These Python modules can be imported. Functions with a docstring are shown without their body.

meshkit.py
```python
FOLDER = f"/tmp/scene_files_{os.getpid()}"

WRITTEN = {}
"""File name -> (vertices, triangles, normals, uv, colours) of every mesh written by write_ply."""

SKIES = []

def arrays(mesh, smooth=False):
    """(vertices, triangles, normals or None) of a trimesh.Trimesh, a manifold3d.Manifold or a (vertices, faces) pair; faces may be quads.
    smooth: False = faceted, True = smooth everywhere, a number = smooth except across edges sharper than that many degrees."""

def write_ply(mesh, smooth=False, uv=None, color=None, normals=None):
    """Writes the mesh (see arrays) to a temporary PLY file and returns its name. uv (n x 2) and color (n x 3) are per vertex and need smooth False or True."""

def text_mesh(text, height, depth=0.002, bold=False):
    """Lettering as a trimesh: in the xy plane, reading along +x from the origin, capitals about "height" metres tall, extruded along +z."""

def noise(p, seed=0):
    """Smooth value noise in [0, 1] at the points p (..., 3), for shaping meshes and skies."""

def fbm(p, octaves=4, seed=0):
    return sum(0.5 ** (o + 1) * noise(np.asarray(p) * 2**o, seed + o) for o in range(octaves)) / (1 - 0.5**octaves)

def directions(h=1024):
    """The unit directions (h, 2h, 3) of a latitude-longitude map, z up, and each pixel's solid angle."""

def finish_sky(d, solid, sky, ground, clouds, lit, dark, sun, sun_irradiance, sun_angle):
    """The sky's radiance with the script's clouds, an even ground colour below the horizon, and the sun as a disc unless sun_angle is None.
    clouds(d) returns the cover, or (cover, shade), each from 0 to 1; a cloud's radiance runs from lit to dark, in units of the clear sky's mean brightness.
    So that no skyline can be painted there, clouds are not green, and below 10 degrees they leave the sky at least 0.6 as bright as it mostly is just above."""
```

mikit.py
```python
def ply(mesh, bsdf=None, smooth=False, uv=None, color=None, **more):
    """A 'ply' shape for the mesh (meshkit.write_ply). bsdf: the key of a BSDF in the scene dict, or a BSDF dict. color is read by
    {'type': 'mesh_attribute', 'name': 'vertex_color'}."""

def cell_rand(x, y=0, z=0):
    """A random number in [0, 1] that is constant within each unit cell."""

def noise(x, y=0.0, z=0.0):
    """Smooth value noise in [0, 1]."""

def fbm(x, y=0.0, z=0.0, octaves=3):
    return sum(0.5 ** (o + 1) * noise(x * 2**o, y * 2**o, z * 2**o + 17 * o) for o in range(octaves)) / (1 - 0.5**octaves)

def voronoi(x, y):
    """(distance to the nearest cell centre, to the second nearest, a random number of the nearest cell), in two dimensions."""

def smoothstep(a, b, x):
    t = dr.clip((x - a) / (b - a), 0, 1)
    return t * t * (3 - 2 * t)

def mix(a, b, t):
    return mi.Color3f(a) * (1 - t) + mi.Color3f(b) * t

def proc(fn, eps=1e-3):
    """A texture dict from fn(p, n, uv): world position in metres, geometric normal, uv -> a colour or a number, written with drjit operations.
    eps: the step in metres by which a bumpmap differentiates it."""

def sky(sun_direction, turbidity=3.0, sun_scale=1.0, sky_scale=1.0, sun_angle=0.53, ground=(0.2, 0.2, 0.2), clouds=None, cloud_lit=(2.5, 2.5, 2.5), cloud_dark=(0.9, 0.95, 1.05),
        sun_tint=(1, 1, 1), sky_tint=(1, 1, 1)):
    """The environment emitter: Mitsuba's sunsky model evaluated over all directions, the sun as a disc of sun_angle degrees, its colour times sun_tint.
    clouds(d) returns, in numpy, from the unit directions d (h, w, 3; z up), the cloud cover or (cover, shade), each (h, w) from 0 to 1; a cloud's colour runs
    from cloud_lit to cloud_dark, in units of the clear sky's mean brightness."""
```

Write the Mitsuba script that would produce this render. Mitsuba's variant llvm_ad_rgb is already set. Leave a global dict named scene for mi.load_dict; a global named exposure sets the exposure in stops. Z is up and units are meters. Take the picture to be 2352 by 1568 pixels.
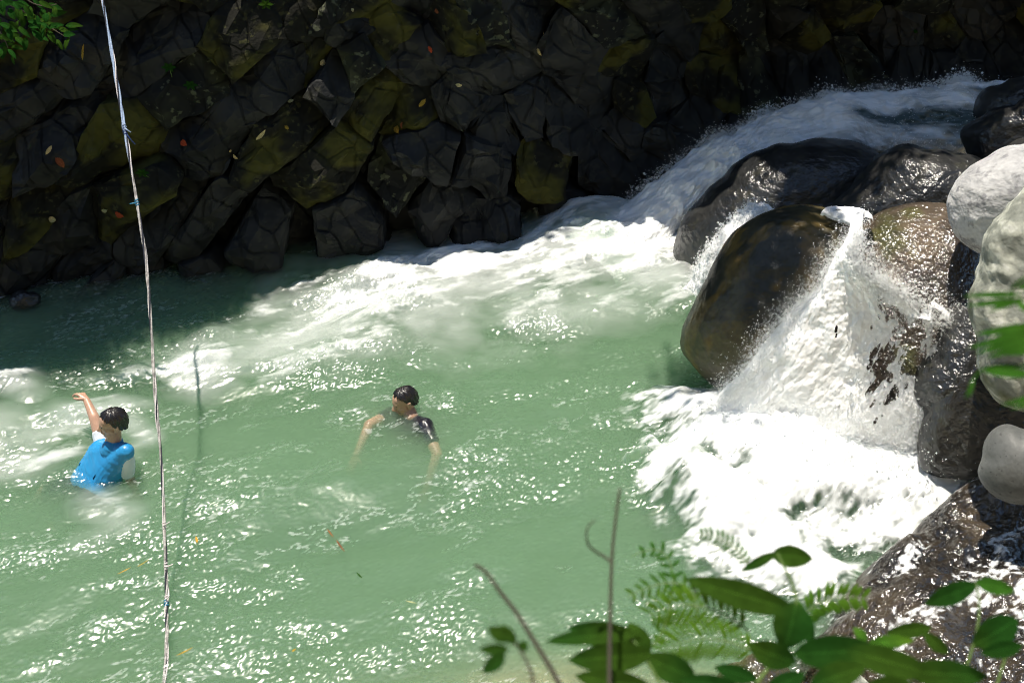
import math, random
import numpy as np, trimesh, mitsuba as mi, mikit, drjit as dr
import manifold3d as m3
from scipy.ndimage import gaussian_filter, map_coordinates
from scipy.spatial import Voronoi
from meshkit import noise as vnoise, fbm as vfbm
from mikit import proc, noise, fbm, smoothstep, mix, voronoi, ply
T = mi.ScalarTransform4f
rng = np.random.default_rng(7)
random.seed(7)

# ---------------------------------------------------------------- camera, daylight, exposure
EYE = np.array([0.0, 0.0, 6.9]); PITCH = math.radians(33); HFOV = 40.0
FWD = np.array([0, math.cos(PITCH), -math.sin(PITCH)]); RIGHT = np.array([1.0, 0, 0]); UP = np.array([0, math.sin(PITCH), math.cos(PITCH)])
SUN = np.array([-0.14, 0.13, 0.98])
exposure = 2.3
scene, labels = {}, {}
scene['camera'] = {'type': 'thinlens', 'fov': HFOV, 'fov_axis': 'x', 'aperture_radius': 0.0055, 'focus_distance': 12.2, 'near_clip': 0.1, 'far_clip': 400.0,
                   'to_world': T().look_at(EYE.tolist(), (EYE + FWD).tolist(), [0, 0, 1])}
scene['daylight'] = mikit.sky(SUN, turbidity=3, ground=(0.08, 0.09, 0.06), sun_tint=(0.92, 1.0, 1.10))

# layout helper: photograph point (2352 wide) to a world point at a given height / depth
FP = 1176 / math.tan(math.radians(HFOV / 2))
def ray(u, v): return FWD + RIGHT * (u - 1176) / FP + UP * (784 - v) / FP
def Pz(u, v, z): d = ray(u, v); return EYE + d * (z - EYE[2]) / d[2]
def Py(u, v, y): d = ray(u, v); return EYE + d * y / d[1]
def Pd(u, v, dist): d = ray(u, v); return EYE + d / np.linalg.norm(d) * dist

def unit(v): v = np.asarray(v, float); return v / (np.linalg.norm(v, axis=-1, keepdims=True) + 1e-12)
# ---------------------------------------------------------------- naming
def key_for(name, parent=None):
    base = name if parent is None else parent + '__' + name
    k, n = base, 0
    while k in scene or k in labels or any(q.startswith(k + '__') for q in ()):
        n += 1; k = f'{base}_{n:03d}'
    return k
def put(name, mesh, bsdf, parent=None, smooth=False, label=None, category=None, group=None, kind=None, **kw):
    k = key_for(name, parent)
    if smooth is True and 'uv' in mesh.metadata: kw = {'uv': mesh.metadata['uv'], **kw}
    scene[k] = ply(mesh, bsdf, smooth=smooth, **kw)
    tag(k, label, category, group, kind)
    return k
def tag(k, label=None, category=None, group=None, kind=None):
    e = {a: b for a, b in (('label', label), ('category', category), ('group', group), ('kind', kind)) if b}
    if e: labels[k] = e
def thing(name, label, category, group=None):
    k = key_for(name); tag(k, label, category, group); return k

# ---------------------------------------------------------------- materials
def rgb(*c): return {'type': 'rgb', 'value': list(c)}
def bs(k, d): scene[k] = d; return k
def rock_bsdf(k, fn, rough=0.45, spec=0.5, bump=None):
    b = {'type': 'principled', 'base_color': proc(fn), 'roughness': rough, 'specular': spec}
    return bs(k, {'type': 'bumpmap', 'tex': proc(bump[0], eps=bump[2]), 'scale': bump[1], 'b': b} if bump else b)
def b_film(p, n, uv): return 0.9 * noise(p.x * 40, p.y * 40, p.z * 34) + 0.28 * noise(p.x * 100, p.y * 100, p.z * 85) + 1.0 * noise(p.x * 15, p.y * 15, p.z * 10)
def b_crack(p, n, uv):
    wx = p.x + 0.10 * noise(p.x * 4, p.z * 4, 1.0); wz = p.z + 0.10 * noise(p.x * 4, p.z * 4, 5.0)
    a, b, c = voronoi(wx * 4.2 + 1.4 * wz, wz * 2.6); return fbm(p.x * 40, p.y * 40, p.z * 40, 3) + 2.2 * smoothstep(0.0, 0.10, b - a) + 2.0 * c
def b_grain(p, n, uv): return fbm(p.x * 60, p.y * 60, p.z * 60, 3) + 1.6 * noise(p.x * 21, p.y * 21, p.z * 21)
def f_wet(p, n, uv):
    a = fbm(p.x * 3, p.y * 3, p.z * 3, 4); b = fbm(p.x * 14 + 9, p.y * 14, p.z * 14, 3)
    c = mix((0.017, 0.018, 0.019), (0.036, 0.036, 0.034), smoothstep(0.3, 0.7, a))
    return mix(c, (0.045, 0.045, 0.032), smoothstep(0.58, 0.72, b) * 0.5)
def f_moss(p, n, uv):
    a = fbm(p.x * 2.6 + 3, p.y * 2.6, p.z * 2.6, 4); b = fbm(p.x * 22, p.y * 22, p.z * 22, 3); d = fbm(p.x * 7 + 5, p.y * 7, p.z * 7, 3)
    c = mix((0.018, 0.018, 0.015), (0.062, 0.060, 0.017), smoothstep(0.44, 0.64, a))
    c = mix(c, (0.05, 0.05, 0.024), smoothstep(0.6, 0.7, b) * smoothstep(0.4, 0.6, d))
    return c * (0.7 + 0.6 * b)
def f_lichen(p, n, uv):
    a = fbm(p.x * 3.1 + 3, p.y * 3.1, p.z * 3.1, 4); b = fbm(p.x * 18, p.y * 18, p.z * 18, 3)
    c = mix((0.018, 0.019, 0.018), (0.048, 0.052, 0.032), smoothstep(0.4, 0.65, a))
    return mix(c, (0.10, 0.11, 0.07), smoothstep(0.62, 0.72, b) * 0.8)
def f_brownwet(p, n, uv):
    a = fbm(p.x * 2.2 + 1, p.y * 2.2, p.z * 2.2, 4); b = fbm(p.x * 25, p.y * 25, p.z * 25, 3); g = fbm(p.x * 3.3 + 8, p.y * 3.3, p.z * 3.3 + 2, 3)
    c = mix((0.035, 0.028, 0.022), (0.11, 0.085, 0.06), smoothstep(0.35, 0.65, a))
    c = mix(c, (0.070, 0.080, 0.018), smoothstep(0.56, 0.74, g) * 0.55)
    return c * (0.6 + 0.8 * b)
def f_ledge(p, n, uv):
    a = fbm(p.x * 2.6 + 1, p.y * 2.6, p.z * 2.6, 4); b = fbm(p.x * 25, p.y * 25, p.z * 25, 3)
    return mix(mix((0.010, 0.0085, 0.007), (0.046, 0.036, 0.024), smoothstep(0.35, 0.68, a)) * (0.6 + 0.8 * b), (0.8, 0.82, 0.82), uv.x)     # uv.x: white water running over it
def f_olive(p, n, uv):
    a = fbm(p.x * 1.9 + 4, p.y * 1.9, p.z * 1.9, 4); b = fbm(p.x * 30, p.y * 30, p.z * 30, 3); s = fbm(p.x * 5, p.y * 5, p.z * 1.5, 3)
    c = mix((0.022, 0.022, 0.014), (0.075, 0.062, 0.028), smoothstep(0.38, 0.66, a))
    c = mix(c, (0.15, 0.095, 0.02), smoothstep(0.57, 0.7, s) * 0.6)
    return c * (0.65 + 0.7 * b)
def f_white(p, n, uv):
    a = fbm(p.x * 3, p.y * 3, p.z * 3, 4); b = fbm(p.x * 16, p.y * 16, p.z * 7, 4); d = fbm(p.x * 45, p.y * 45, p.z * 45, 2)
    c = mix((0.36, 0.36, 0.36), (0.52, 0.52, 0.51), smoothstep(0.35, 0.65, a))
    c = mix(c, (0.16, 0.16, 0.17), smoothstep(0.55, 0.68, b) * 0.65)
    return c * (0.8 + 0.4 * d)
def f_pale(p, n, uv):
    a = fbm(p.x * 2.4 + 7, p.y * 2.4, p.z * 2.4, 4); b = fbm(p.x * 9, p.y * 9, p.z * 9, 4); d = fbm(p.x * 40, p.y * 40, p.z * 40, 2)
    c = mix((0.20, 0.21, 0.18), (0.38, 0.39, 0.33), smoothstep(0.4, 0.6, b))
    c = mix(c, (0.085, 0.095, 0.045), smoothstep(0.48, 0.60, a) * 0.8)
    return mix(c, (0.6, 0.6, 0.55), smoothstep(0.6, 0.68, b) * 0.5) * (0.75 + 0.5 * d)
def f_grey(p, n, uv):
    a = fbm(p.x * 5, p.y * 5, p.z * 5, 4); b = fbm(p.x * 50, p.y * 50, p.z * 50, 2)
    c = mix((0.075, 0.08, 0.078), (0.125, 0.13, 0.125), a)
    return mix(c, (0.05, 0.05, 0.05), smoothstep(0.74, 0.82, fbm(p.x * 45, p.y * 45, p.z * 45, 2)) * 0.7) * (0.8 + 0.4 * b)
def f_bed(p, n, uv):
    a = fbm(p.x * 1.2, p.y * 1.2, 3.0, 4); d = fbm(p.x * 12, p.y * 12, 1.0, 3)
    return mix((0.22, 0.18, 0.11), (0.36, 0.30, 0.19), a) * (0.6 + 0.8 * d)
rock_bsdf('m_wet', f_wet, proc(lambda p, n, uv: 0.60 - 0.46 * smoothstep(0.54, 0.66, fbm(p.x * 1.7 + 3, p.y * 1.7, p.z * 1.7, 4))), 0.12, (b_crack, 0.011, 0.004))
rock_bsdf('m_wetboulder', f_wet, 0.24, 0.6, (b_grain, 0.010, 0.003))
rock_bsdf('m_moss', f_moss, 0.9, 0.06, (b_crack, 0.009, 0.004))
rock_bsdf('m_lichen', f_lichen, 0.9, 0.06, (b_crack, 0.009, 0.004))
rock_bsdf('m_brownwet', f_brownwet, 0.20, 1.0, (b_film, 0.018, 0.002))
rock_bsdf('m_olive', f_olive, 0.42, 0.5, (b_grain, 0.006, 0.003))
rock_bsdf('m_white', f_white, 0.7, 0.3, (b_grain, 0.008, 0.003))
rock_bsdf('m_pale', f_pale, 0.75, 0.3, (b_grain, 0.005, 0.003))
rock_bsdf('m_grey', f_grey, 0.55, 0.4)
rock_bsdf('m_bed', f_bed, 0.8, 0.2)
rock_bsdf('m_ledge', f_ledge, 0.20, 1.0, (b_film, 0.018, 0.002))
# murky water: a clear skin with the mirror share of water, foam where the mesh carries foam (uv.x), and a cloudy green body
F0 = 0.045
bs('m_skin', {'type': 'mask', 'opacity': proc(lambda p, n, uv: F0 + (1 - F0) * dr.clip(uv.x, 0, 1)),
              'inner': {'type': 'twosided', 'b': {'type': 'blendbsdf', 'weight': proc(lambda p, n, uv: dr.clip(uv.x, 0, 1) / (F0 + (1 - F0) * dr.clip(uv.x, 0, 1))),
                        'spec': {'type': 'roughconductor', 'material': 'none', 'alpha': 0.06, 'distribution': 'ggx'},
                        'foam': {'type': 'principled', 'base_color': rgb(0.8, 0.83, 0.83), 'roughness': 0.35, 'specular': 0.5}}}})
scene['murk'] = {'type': 'homogeneous', 'albedo': rgb(0.435, 0.628, 0.445), 'sigma_t': 3.4, 'scale': 1.0}
def f_froth(p, n, uv):
    f = dr.clip(uv.x, 0, 1)
    return mix((0.05, 0.085, 0.085), (0.92, 0.93, 0.93), f)
bs('m_froth', {'type': 'twosided', 'b': {'type': 'principled', 'base_color': proc(f_froth), 'roughness': 0.25, 'specular': 0.5}})
bs('m_spray', {'type': 'principledthin', 'base_color': rgb(0.95, 0.96, 0.96), 'roughness': 0.25, 'diff_trans': 1.0, 'eta': 1.33})

# ---------------------------------------------------------------- random fields on a grid
def field(shape, step, lo, hi, seed, slope=2.0, angle=0.0, aniso=1.0):
    """Gaussian random field of unit deviation, wavelengths lo..hi metres, stretched by aniso along angle."""
    r = np.random.default_rng(seed)
    h, w = shape
    ky = np.fft.fftfreq(h, step)[:, None]; kx = np.fft.rfftfreq(w, step)[None, :]
    ca, sa = math.cos(angle), math.sin(angle)
    k = np.hypot((kx * ca + ky * sa) * aniso, -kx * sa + ky * ca)
    amp = np.where((k > 1 / hi) & (k < 1 / lo), np.maximum(k, 1e-6) ** -slope, 0) 
    f = np.fft.irfft2(np.fft.rfft2(r.standard_normal((h, w))) * amp, s=(h, w))
    return f / f.std()
def polydist(X, Y, pts):
    """distance to a polyline and the parameter along it"""
    best = np.full(X.shape, 1e9); par = np.zeros(X.shape)
    for i in range(len(pts) - 1):
        a, b = pts[i], pts[i + 1]; d = b - a; L = d @ d
        t = np.clip(((X - a[0]) * d[0] + (Y - a[1]) * d[1]) / L, 0, 1)
        q = np.hypot(X - a[0] - t * d[0], Y - a[1] - t * d[1])
        par = np.where(q < best, i + t, par); best = np.minimum(best, q)
    return best, par
def sstep(a, b, x): t = np.clip((x - a) / (b - a), 0, 1); return t * t * (3 - 2 * t)

# ---------------------------------------------------------------- river water
STEP = 0.0115
X0, X1, Y0, Y1 = -5.4, 4.2, 6.0, 13.2
xs, ys = np.arange(X0, X1, STEP), np.arange(Y0, Y1, STEP)
GX, GY = np.meshgrid(xs, ys)
SH = GX.shape
def line_foam(pts, widths, strengths):
    w = [Pz(u, v, 0)[:2] for u, v in pts]
    d, par = polydist(GX, GY, w)
    wd = np.interp(par, range(len(pts)), widths); st = np.interp(par, range(len(pts)), strengths)
    return st * np.exp(-(d / wd) ** 2)
FLOW = math.radians(-155)      # main current runs from the rapids to the left and towards the near bank
n1 = field(SH, STEP, 0.05, 0.9, 1, 1.6, math.radians(25), 2.2)
n2 = field(SH, STEP, 0.03, 0.5, 2, 1.3, math.radians(15), 1.6)
n3 = field(SH, STEP, 0.5, 3.0, 3, 1.5, math.radians(20), 1.8)
cloud = np.maximum.reduce([
    line_foam([(1560, 500), (1400, 545), (1220, 590), (1000, 640), (820, 715), (640, 790), (470, 850)], [0.8, 0.95, 0.9, 0.85, 0.75, 0.55, 0.35], [1.5, 1.35, 1.25, 1.25, 1.2, 1.1, 1.0]),
    line_foam([(1680, 610), (1560, 650), (1420, 680), (1290, 705)], [0.4, 0.42, 0.4, 0.3], [1.2, 1.05, 0.95, 0.5]),
    line_foam([(760, 640), (620, 660), (600, 700)], [0.22, 0.18, 0.2], [0.7, 0.5, 0.5]),
    line_foam([(470, 850), (330, 860), (210, 880)], [0.25, 0.15, 0.08], [0.7, 0.5, 0.4]),
    line_foam([(-40, 890), (40, 880), (75, 915)], [0.25, 0.2, 0.15], [0.9, 0.9, 0.6]),
    line_foam([(-60, 1020), (80, 1000), (170, 965), (260, 930), (340, 925)], [0.4, 0.36, 0.25, 0.14, 0.1], [0.75, 0.85, 1.0, 0.8, 0.4]),
    line_foam([(-60, 1060), (60, 1050), (150, 1020)], [0.3, 0.25, 0.2], [0.8, 0.7, 0.6]),
    line_foam([(230, 1160), (270, 1200), (200, 1240)], [0.25, 0.25, 0.2], [0.55, 0.5, 0.3]),
    line_foam([(300, 960), (340, 1000), (300, 1040)], [0.12, 0.12, 0.15], [0.6, 0.6, 0.4]),
])
plunge = np.maximum.reduce([
    line_foam([(1560, 950), (1680, 1000), (1850, 1080), (2060, 1110), (2130, 1100)], [0.36, 0.6, 0.8, 0.6, 0.5], [1.5, 2.2, 2.4, 2.2, 2.0]),
    line_foam([(1570, 1080), (1700, 1200), (1830, 1290), (1900, 1330)], [0.3, 0.42, 0.42, 0.25], [1.5, 2.2, 2.2, 1.6]),
    line_foam([(1470, 960), (1500, 1040), (1440, 1060)], [0.06, 0.1, 0.05], [0.6, 0.9, 0.7]),
])
lace = np.exp(-(n2 / 0.28) ** 2)                                  # thin bright threads
thread = np.exp(-(field(SH, STEP, 0.12, 1.2, 5, 1.7, math.radians(22), 2.0) / 0.16) ** 2)
patch = sstep(0.5, 1.6, n3)
milk = np.maximum.reduce([line_foam([(1560, 560), (1400, 620), (1200, 690), (950, 740), (700, 800)], [0.9, 0.9, 0.8, 0.7, 0.5], [0.5, 0.42, 0.36, 0.34, 0.3]), 0.5 * cloud])
streak = field(SH, STEP, 0.04, 0.9, 21, 1.5, math.radians(28), 4.0)
curl = field(SH, STEP, 0.10, 1.0, 22, 1.8, math.radians(20), 1.3)
cc = np.minimum(cloud * 2, 1)
body = np.clip(milk + 0.10 * curl * np.minimum(milk * 3, 1) - 0.05, 0, 0.6)
crest = sstep(0.25, 1.75, cloud * 1.15 + 0.30 * streak * cc + 0.30 * n1 * cc + 0.14 * n2 * cc - 0.12)
foam = np.maximum(body * 0.6, crest * (0.60 + 0.3 * sstep(-0.6, 0.6, GY - np.interp(GX, [-3, 0, 1.5], [11.3, 11.7, 12.0]))))
foam = np.maximum(foam, 0.94 * sstep(0.10, 1.75, plunge * 1.15 + (0.32 * n1 + 0.40 * n2 + 0.22 * streak) * sstep(0.05, 0.4, plunge) - 0.1))
thr = np.exp(-(field(SH, STEP, 0.035, 0.5, 8, 1.4, math.radians(20), 2.4) / 0.10) ** 2)
foam = np.maximum(foam, 0.36 * thr * sstep(0.1, 1.3, 0.6 * n3 + field(SH, STEP, 0.2, 1.2, 9, 1.6, math.radians(20), 2.0)))
foam = np.maximum(foam, 0.22 * np.exp(-(field(SH, STEP, 0.06, 0.7, 6, 1.5, math.radians(22), 2.2) / 0.12) ** 2) * patch * sstep(0.2, 1.2, n1))
foam = np.clip(foam, 0, 1)
# waves
near = np.clip(cloud + plunge, 0, 1.4)
rip = field(SH, STEP, 0.09, 0.5, 11, 2.3, math.radians(22), 1.6)
rip2 = field(SH, STEP, 0.028, 0.075, 12, 1.5, math.radians(15), 1.25)
swell = field(SH, STEP, 0.45, 2.4, 13, 2.2, math.radians(18), 1.7)
calm = sstep(-1.0, 1.3, field(SH, STEP, 0.25, 1.5, 14, 1.7, math.radians(20), 2.2))
HZ = 0.0075 * rip * (0.4 + 0.8 * calm) * (1 + 0.9 * near) + 0.0023 * rip2 * (0.22 + 1.3 * calm ** 1.5) * (1 + 0.3 * near) + 0.020 * swell * (1 + 1.6 * near) + near * 0.05 + near * 0.010 * n1
upr = sstep(0, 1, (GX - Pz(1250, 600, 0)[0]) / 2.5) * np.clip(cloud, 0, 1)
HZ = HZ + upr * 0.10 + np.clip(plunge, 0, 1.7) ** 2 * 0.05
def grid_faces(h, w):
    i = np.arange(h * w).reshape(h, w)
    a, b, c, d = i[:-1, :-1].ravel(), i[:-1, 1:].ravel(), i[1:, 1:].ravel(), i[1:, :-1].ravel()
    return np.vstack([np.stack([a, b, c], 1), np.stack([a, c, d], 1)])
def water_body():
    h, w = SH
    V = np.stack([GX.ravel(), GY.ravel(), HZ.ravel()], 1); Fc = grid_faces(h, w)
    i = np.arange(h * w).reshape(h, w)
    loop = np.concatenate([i[0, :-1], i[:-1, -1], i[-1, :0:-1], i[:0:-1, 0]])
    low = V[loop].copy(); low[:, 2] = -3.0
    o = len(V); n = len(loop); k = np.arange(n); kn = (k + 1) % n
    side = np.vstack([np.stack([loop[k], o + k, o + kn], 1), np.stack([loop[k], o + kn, loop[kn]], 1)])
    c = o + n
    V = np.vstack([V, low, [[(X0 + X1) / 2, (Y0 + Y1) / 2, -3.0]]])
    cap = np.stack([np.full(n, c), o + kn, o + k], 1)
    uv = np.zeros((len(V), 2)); uv[:h * w, 0] = foam.ravel()
    return trimesh.Trimesh(V, np.vstack([Fc, side, cap]), process=False), uv
wm, wuv = water_body()
scene['river_water'] = ply(wm, 'm_skin', smooth=True, uv=wuv, interior={'type': 'ref', 'id': 'murk'})
labels['river_water'] = {'kind': 'structure'}
def bed_z(x, y):
    z = -1.7 + 0.95 * sstep(9.6, 7.4, y) + 0.40 * sstep(7.8, 6.4, y) + 0.22 * sstep(-1.2, 1.2, x) * sstep(8.6, 6.9, y)
    z = z + np.maximum(0, 6.15 - y) * 1.05 + 0.5 * (vfbm(np.stack([x * 0.8, y * 0.8, x * 0], -1), 4, 5) - 0.5)
    return np.where(y < 0.9, np.maximum(5.2 + 0 * y, 5.2 + (-1.5 - y) * 0.85), z)
bx, by = np.meshgrid(np.arange(-11, 11, 0.14), np.arange(-16, 15.4, 0.14))
put('ground', trimesh.Trimesh(np.stack([bx.ravel(), by.ravel(), bed_z(bx, by).ravel()], 1), grid_faces(*bx.shape), process=False), 'm_bed', smooth=True, kind='structure')

# ---------------------------------------------------------------- cliff: backing sheet and one mesh per block
CX = [-9, -4.6, -2.4, -0.4, 0.9, 2.4, 3.6, 5.5, 9]; CY = [11.1, 11.55, 11.95, 12.5, 13.1, 14.0, 14.4, 14.6, 14.2]
def cliff_y(x, t):
    x, t = np.asarray(x, float), np.asarray(t, float)
    y = np.interp(x, CX, CY)
    left = np.interp(x, [-4, -2, 0], [0.10, 0.12, 0.12]) * t + 0.05 * np.sin(x * 1.3 + t)
    hang = 0.9 * sstep(0, 1.0, t) - 2.2 * sstep(1.1, 3.8, t)
    w = sstep(0.2, 2.2, x)
    y = y - 0.75 * (vfbm(np.stack([x * 0.8 + 0.45 * t, t * 0.35, 0 * x + 2.2], -1), 3, 61) - 0.5) * sstep(-1.5, 0.3, t)
    low = sstep(1.6, 0.6, x)
    far_l = sstep(-2.2, -3.4, x)
    return y + left * (1 - w) + hang * w - 0.35 * far_l * sstep(3.0, 7.0, t) - 0.5 * w * sstep(3.6, 8.0, t) + low * 1.8 * np.maximum(0, t - np.interp(x, [-3.4, -2.2], [4.8, 3.1]))
def cliff_pt(x, t, depth): return np.stack([x, cliff_y(x, t) - depth, t], -1)
sx, st = np.meshgrid(np.arange(-9, 9.01, 0.12), np.arange(-1.6, 9.0, 0.13))
rough_d = -0.42 + 0.25 * (vfbm(np.stack([sx * 1.1, st * 1.1, sx * 0], -1), 4, 9) - 0.5)
put('cliff', trimesh.Trimesh(cliff_pt(sx, st, rough_d).reshape(-1, 3), grid_faces(*sx.shape), process=False), 'm_wet', smooth=30, kind='structure')
def skew(x): return np.interp(x, [-6, -2.5, -1.0, 0.5, 3], [-0.75, -0.6, 0.1, 0.5, 0.3])
def cliff_blocks():
    r = np.random.default_rng(21)
    pts = []
    for _ in range(1400):
        q = r.uniform([-7.2, -0.8], [6.4, 3.7])
        big = 0.10 + 0.34 * vnoise(np.array([q[0] * 1.1, q[1] * 1.1, 1.5]), 4)
        if all(math.hypot((q[0] - p[0]) / big, (q[1] - p[1]) / (big * 1.9)) > 1 for p in pts) and len(pts) < 330: pts.append(q)
    pts = np.array(pts)
    vor = Voronoi(pts)
    for pi, reg in enumerate(vor.point_region):
        idx = vor.regions[reg]
        if -1 in idx or not idx: continue
        poly = vor.vertices[idx]
        if np.abs(poly[:, 0]).max() > 8.4 or poly[:, 1].max() > 5 or poly[:, 1].min() < -1.6: continue
        c = poly.mean(0); size = np.sqrt(np.ptp(poly[:, 0]) * np.ptp(poly[:, 1]))
        d0 = r.uniform(-0.07, 0.06) + r.uniform(-.16, .14) * (r.random() < 0.3); tx, ty = r.uniform(-.34, .34), r.uniform(-.36, .22); ins = r.uniform(0.86, 0.985); bev = r.uniform(0.01, 0.06) * size
        P = []
        for s_, dd in ((1.02, -0.75), (1.02, d0 - bev), (ins, d0), (ins * 0.4, d0 + 0.03)):
            sh = (1 - s_) * size * r.uniform(-.5, .5, 2)
            q = c + sh + (poly - c) * s_
            dep = dd + ((q[:, 0] - c[0]) * tx + (q[:, 1] - c[1]) * ty if dd > -0.7 else 0)
            P.append(np.stack([q[:, 0] - skew(c[0]) * (q[:, 1] - 1.4), q[:, 1], dep + 0 * q[:, 0]], 1))
        n_ = 7; w_ = r.dirichlet(np.ones(len(poly)) * 0.7, n_); q = c + (w_ @ poly - c) * 0.9
        P.append(np.stack([q[:, 0] - skew(c[0]) * (q[:, 1] - 1.4), q[:, 1], d0 + (q[:, 0] - c[0]) * tx + (q[:, 1] - c[1]) * ty + r.uniform(0, 0.10, n_) * size * 1.6], 1))
        hull = trimesh.convex.convex_hull(np.vstack(P))
        mm = m3.Manifold(m3.Mesh(np.asarray(hull.vertices, np.float32), np.asarray(hull.faces, np.uint32))).refine_to_length(0.115).to_mesh()
        m = trimesh.Trimesh(mm.vert_properties[:, :3], mm.tri_verts, process=False)
        v = np.array(m.vertices)
        k = vfbm(v * 3.1, 4, 31) - 0.5
        fine = vfbm(v * 13, 2, 33) - 0.5
        v = v + np.array(m.vertex_normals) * (0.03 * k + 0.085 * fine)[:, None]
        v[:, 2] += np.where(v[:, 2] > -0.5, 1, 0) * (0.42 * k + 0.16 * (np.abs(vfbm(v * np.array([2.2, 1.1, 0]) + 7, 3, 37) - 0.5) * 2 - 0.3))
        M = trimesh.Trimesh(cliff_pt(v[:, 0], v[:, 1], v[:, 2]), m.faces, process=False)
        if M.volume < 0: M.invert()
        yield c[0] - skew(c[0]) * (c[1] - 1.4), c[1], M, r
cliff_all = []
for cx, ct, m, r in cliff_blocks():
    q = r.random()
    mat = 'm_moss' if q < 0.36 else 'm_lichen' if q < 0.50 else 'm_wet'
    if ct < 0.55: mat = 'm_wet'                     # the splash zone at the waterline stays bare
    cliff_all.append(m)
    put('rock', m, mat, 'cliff', smooth=24)

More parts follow.
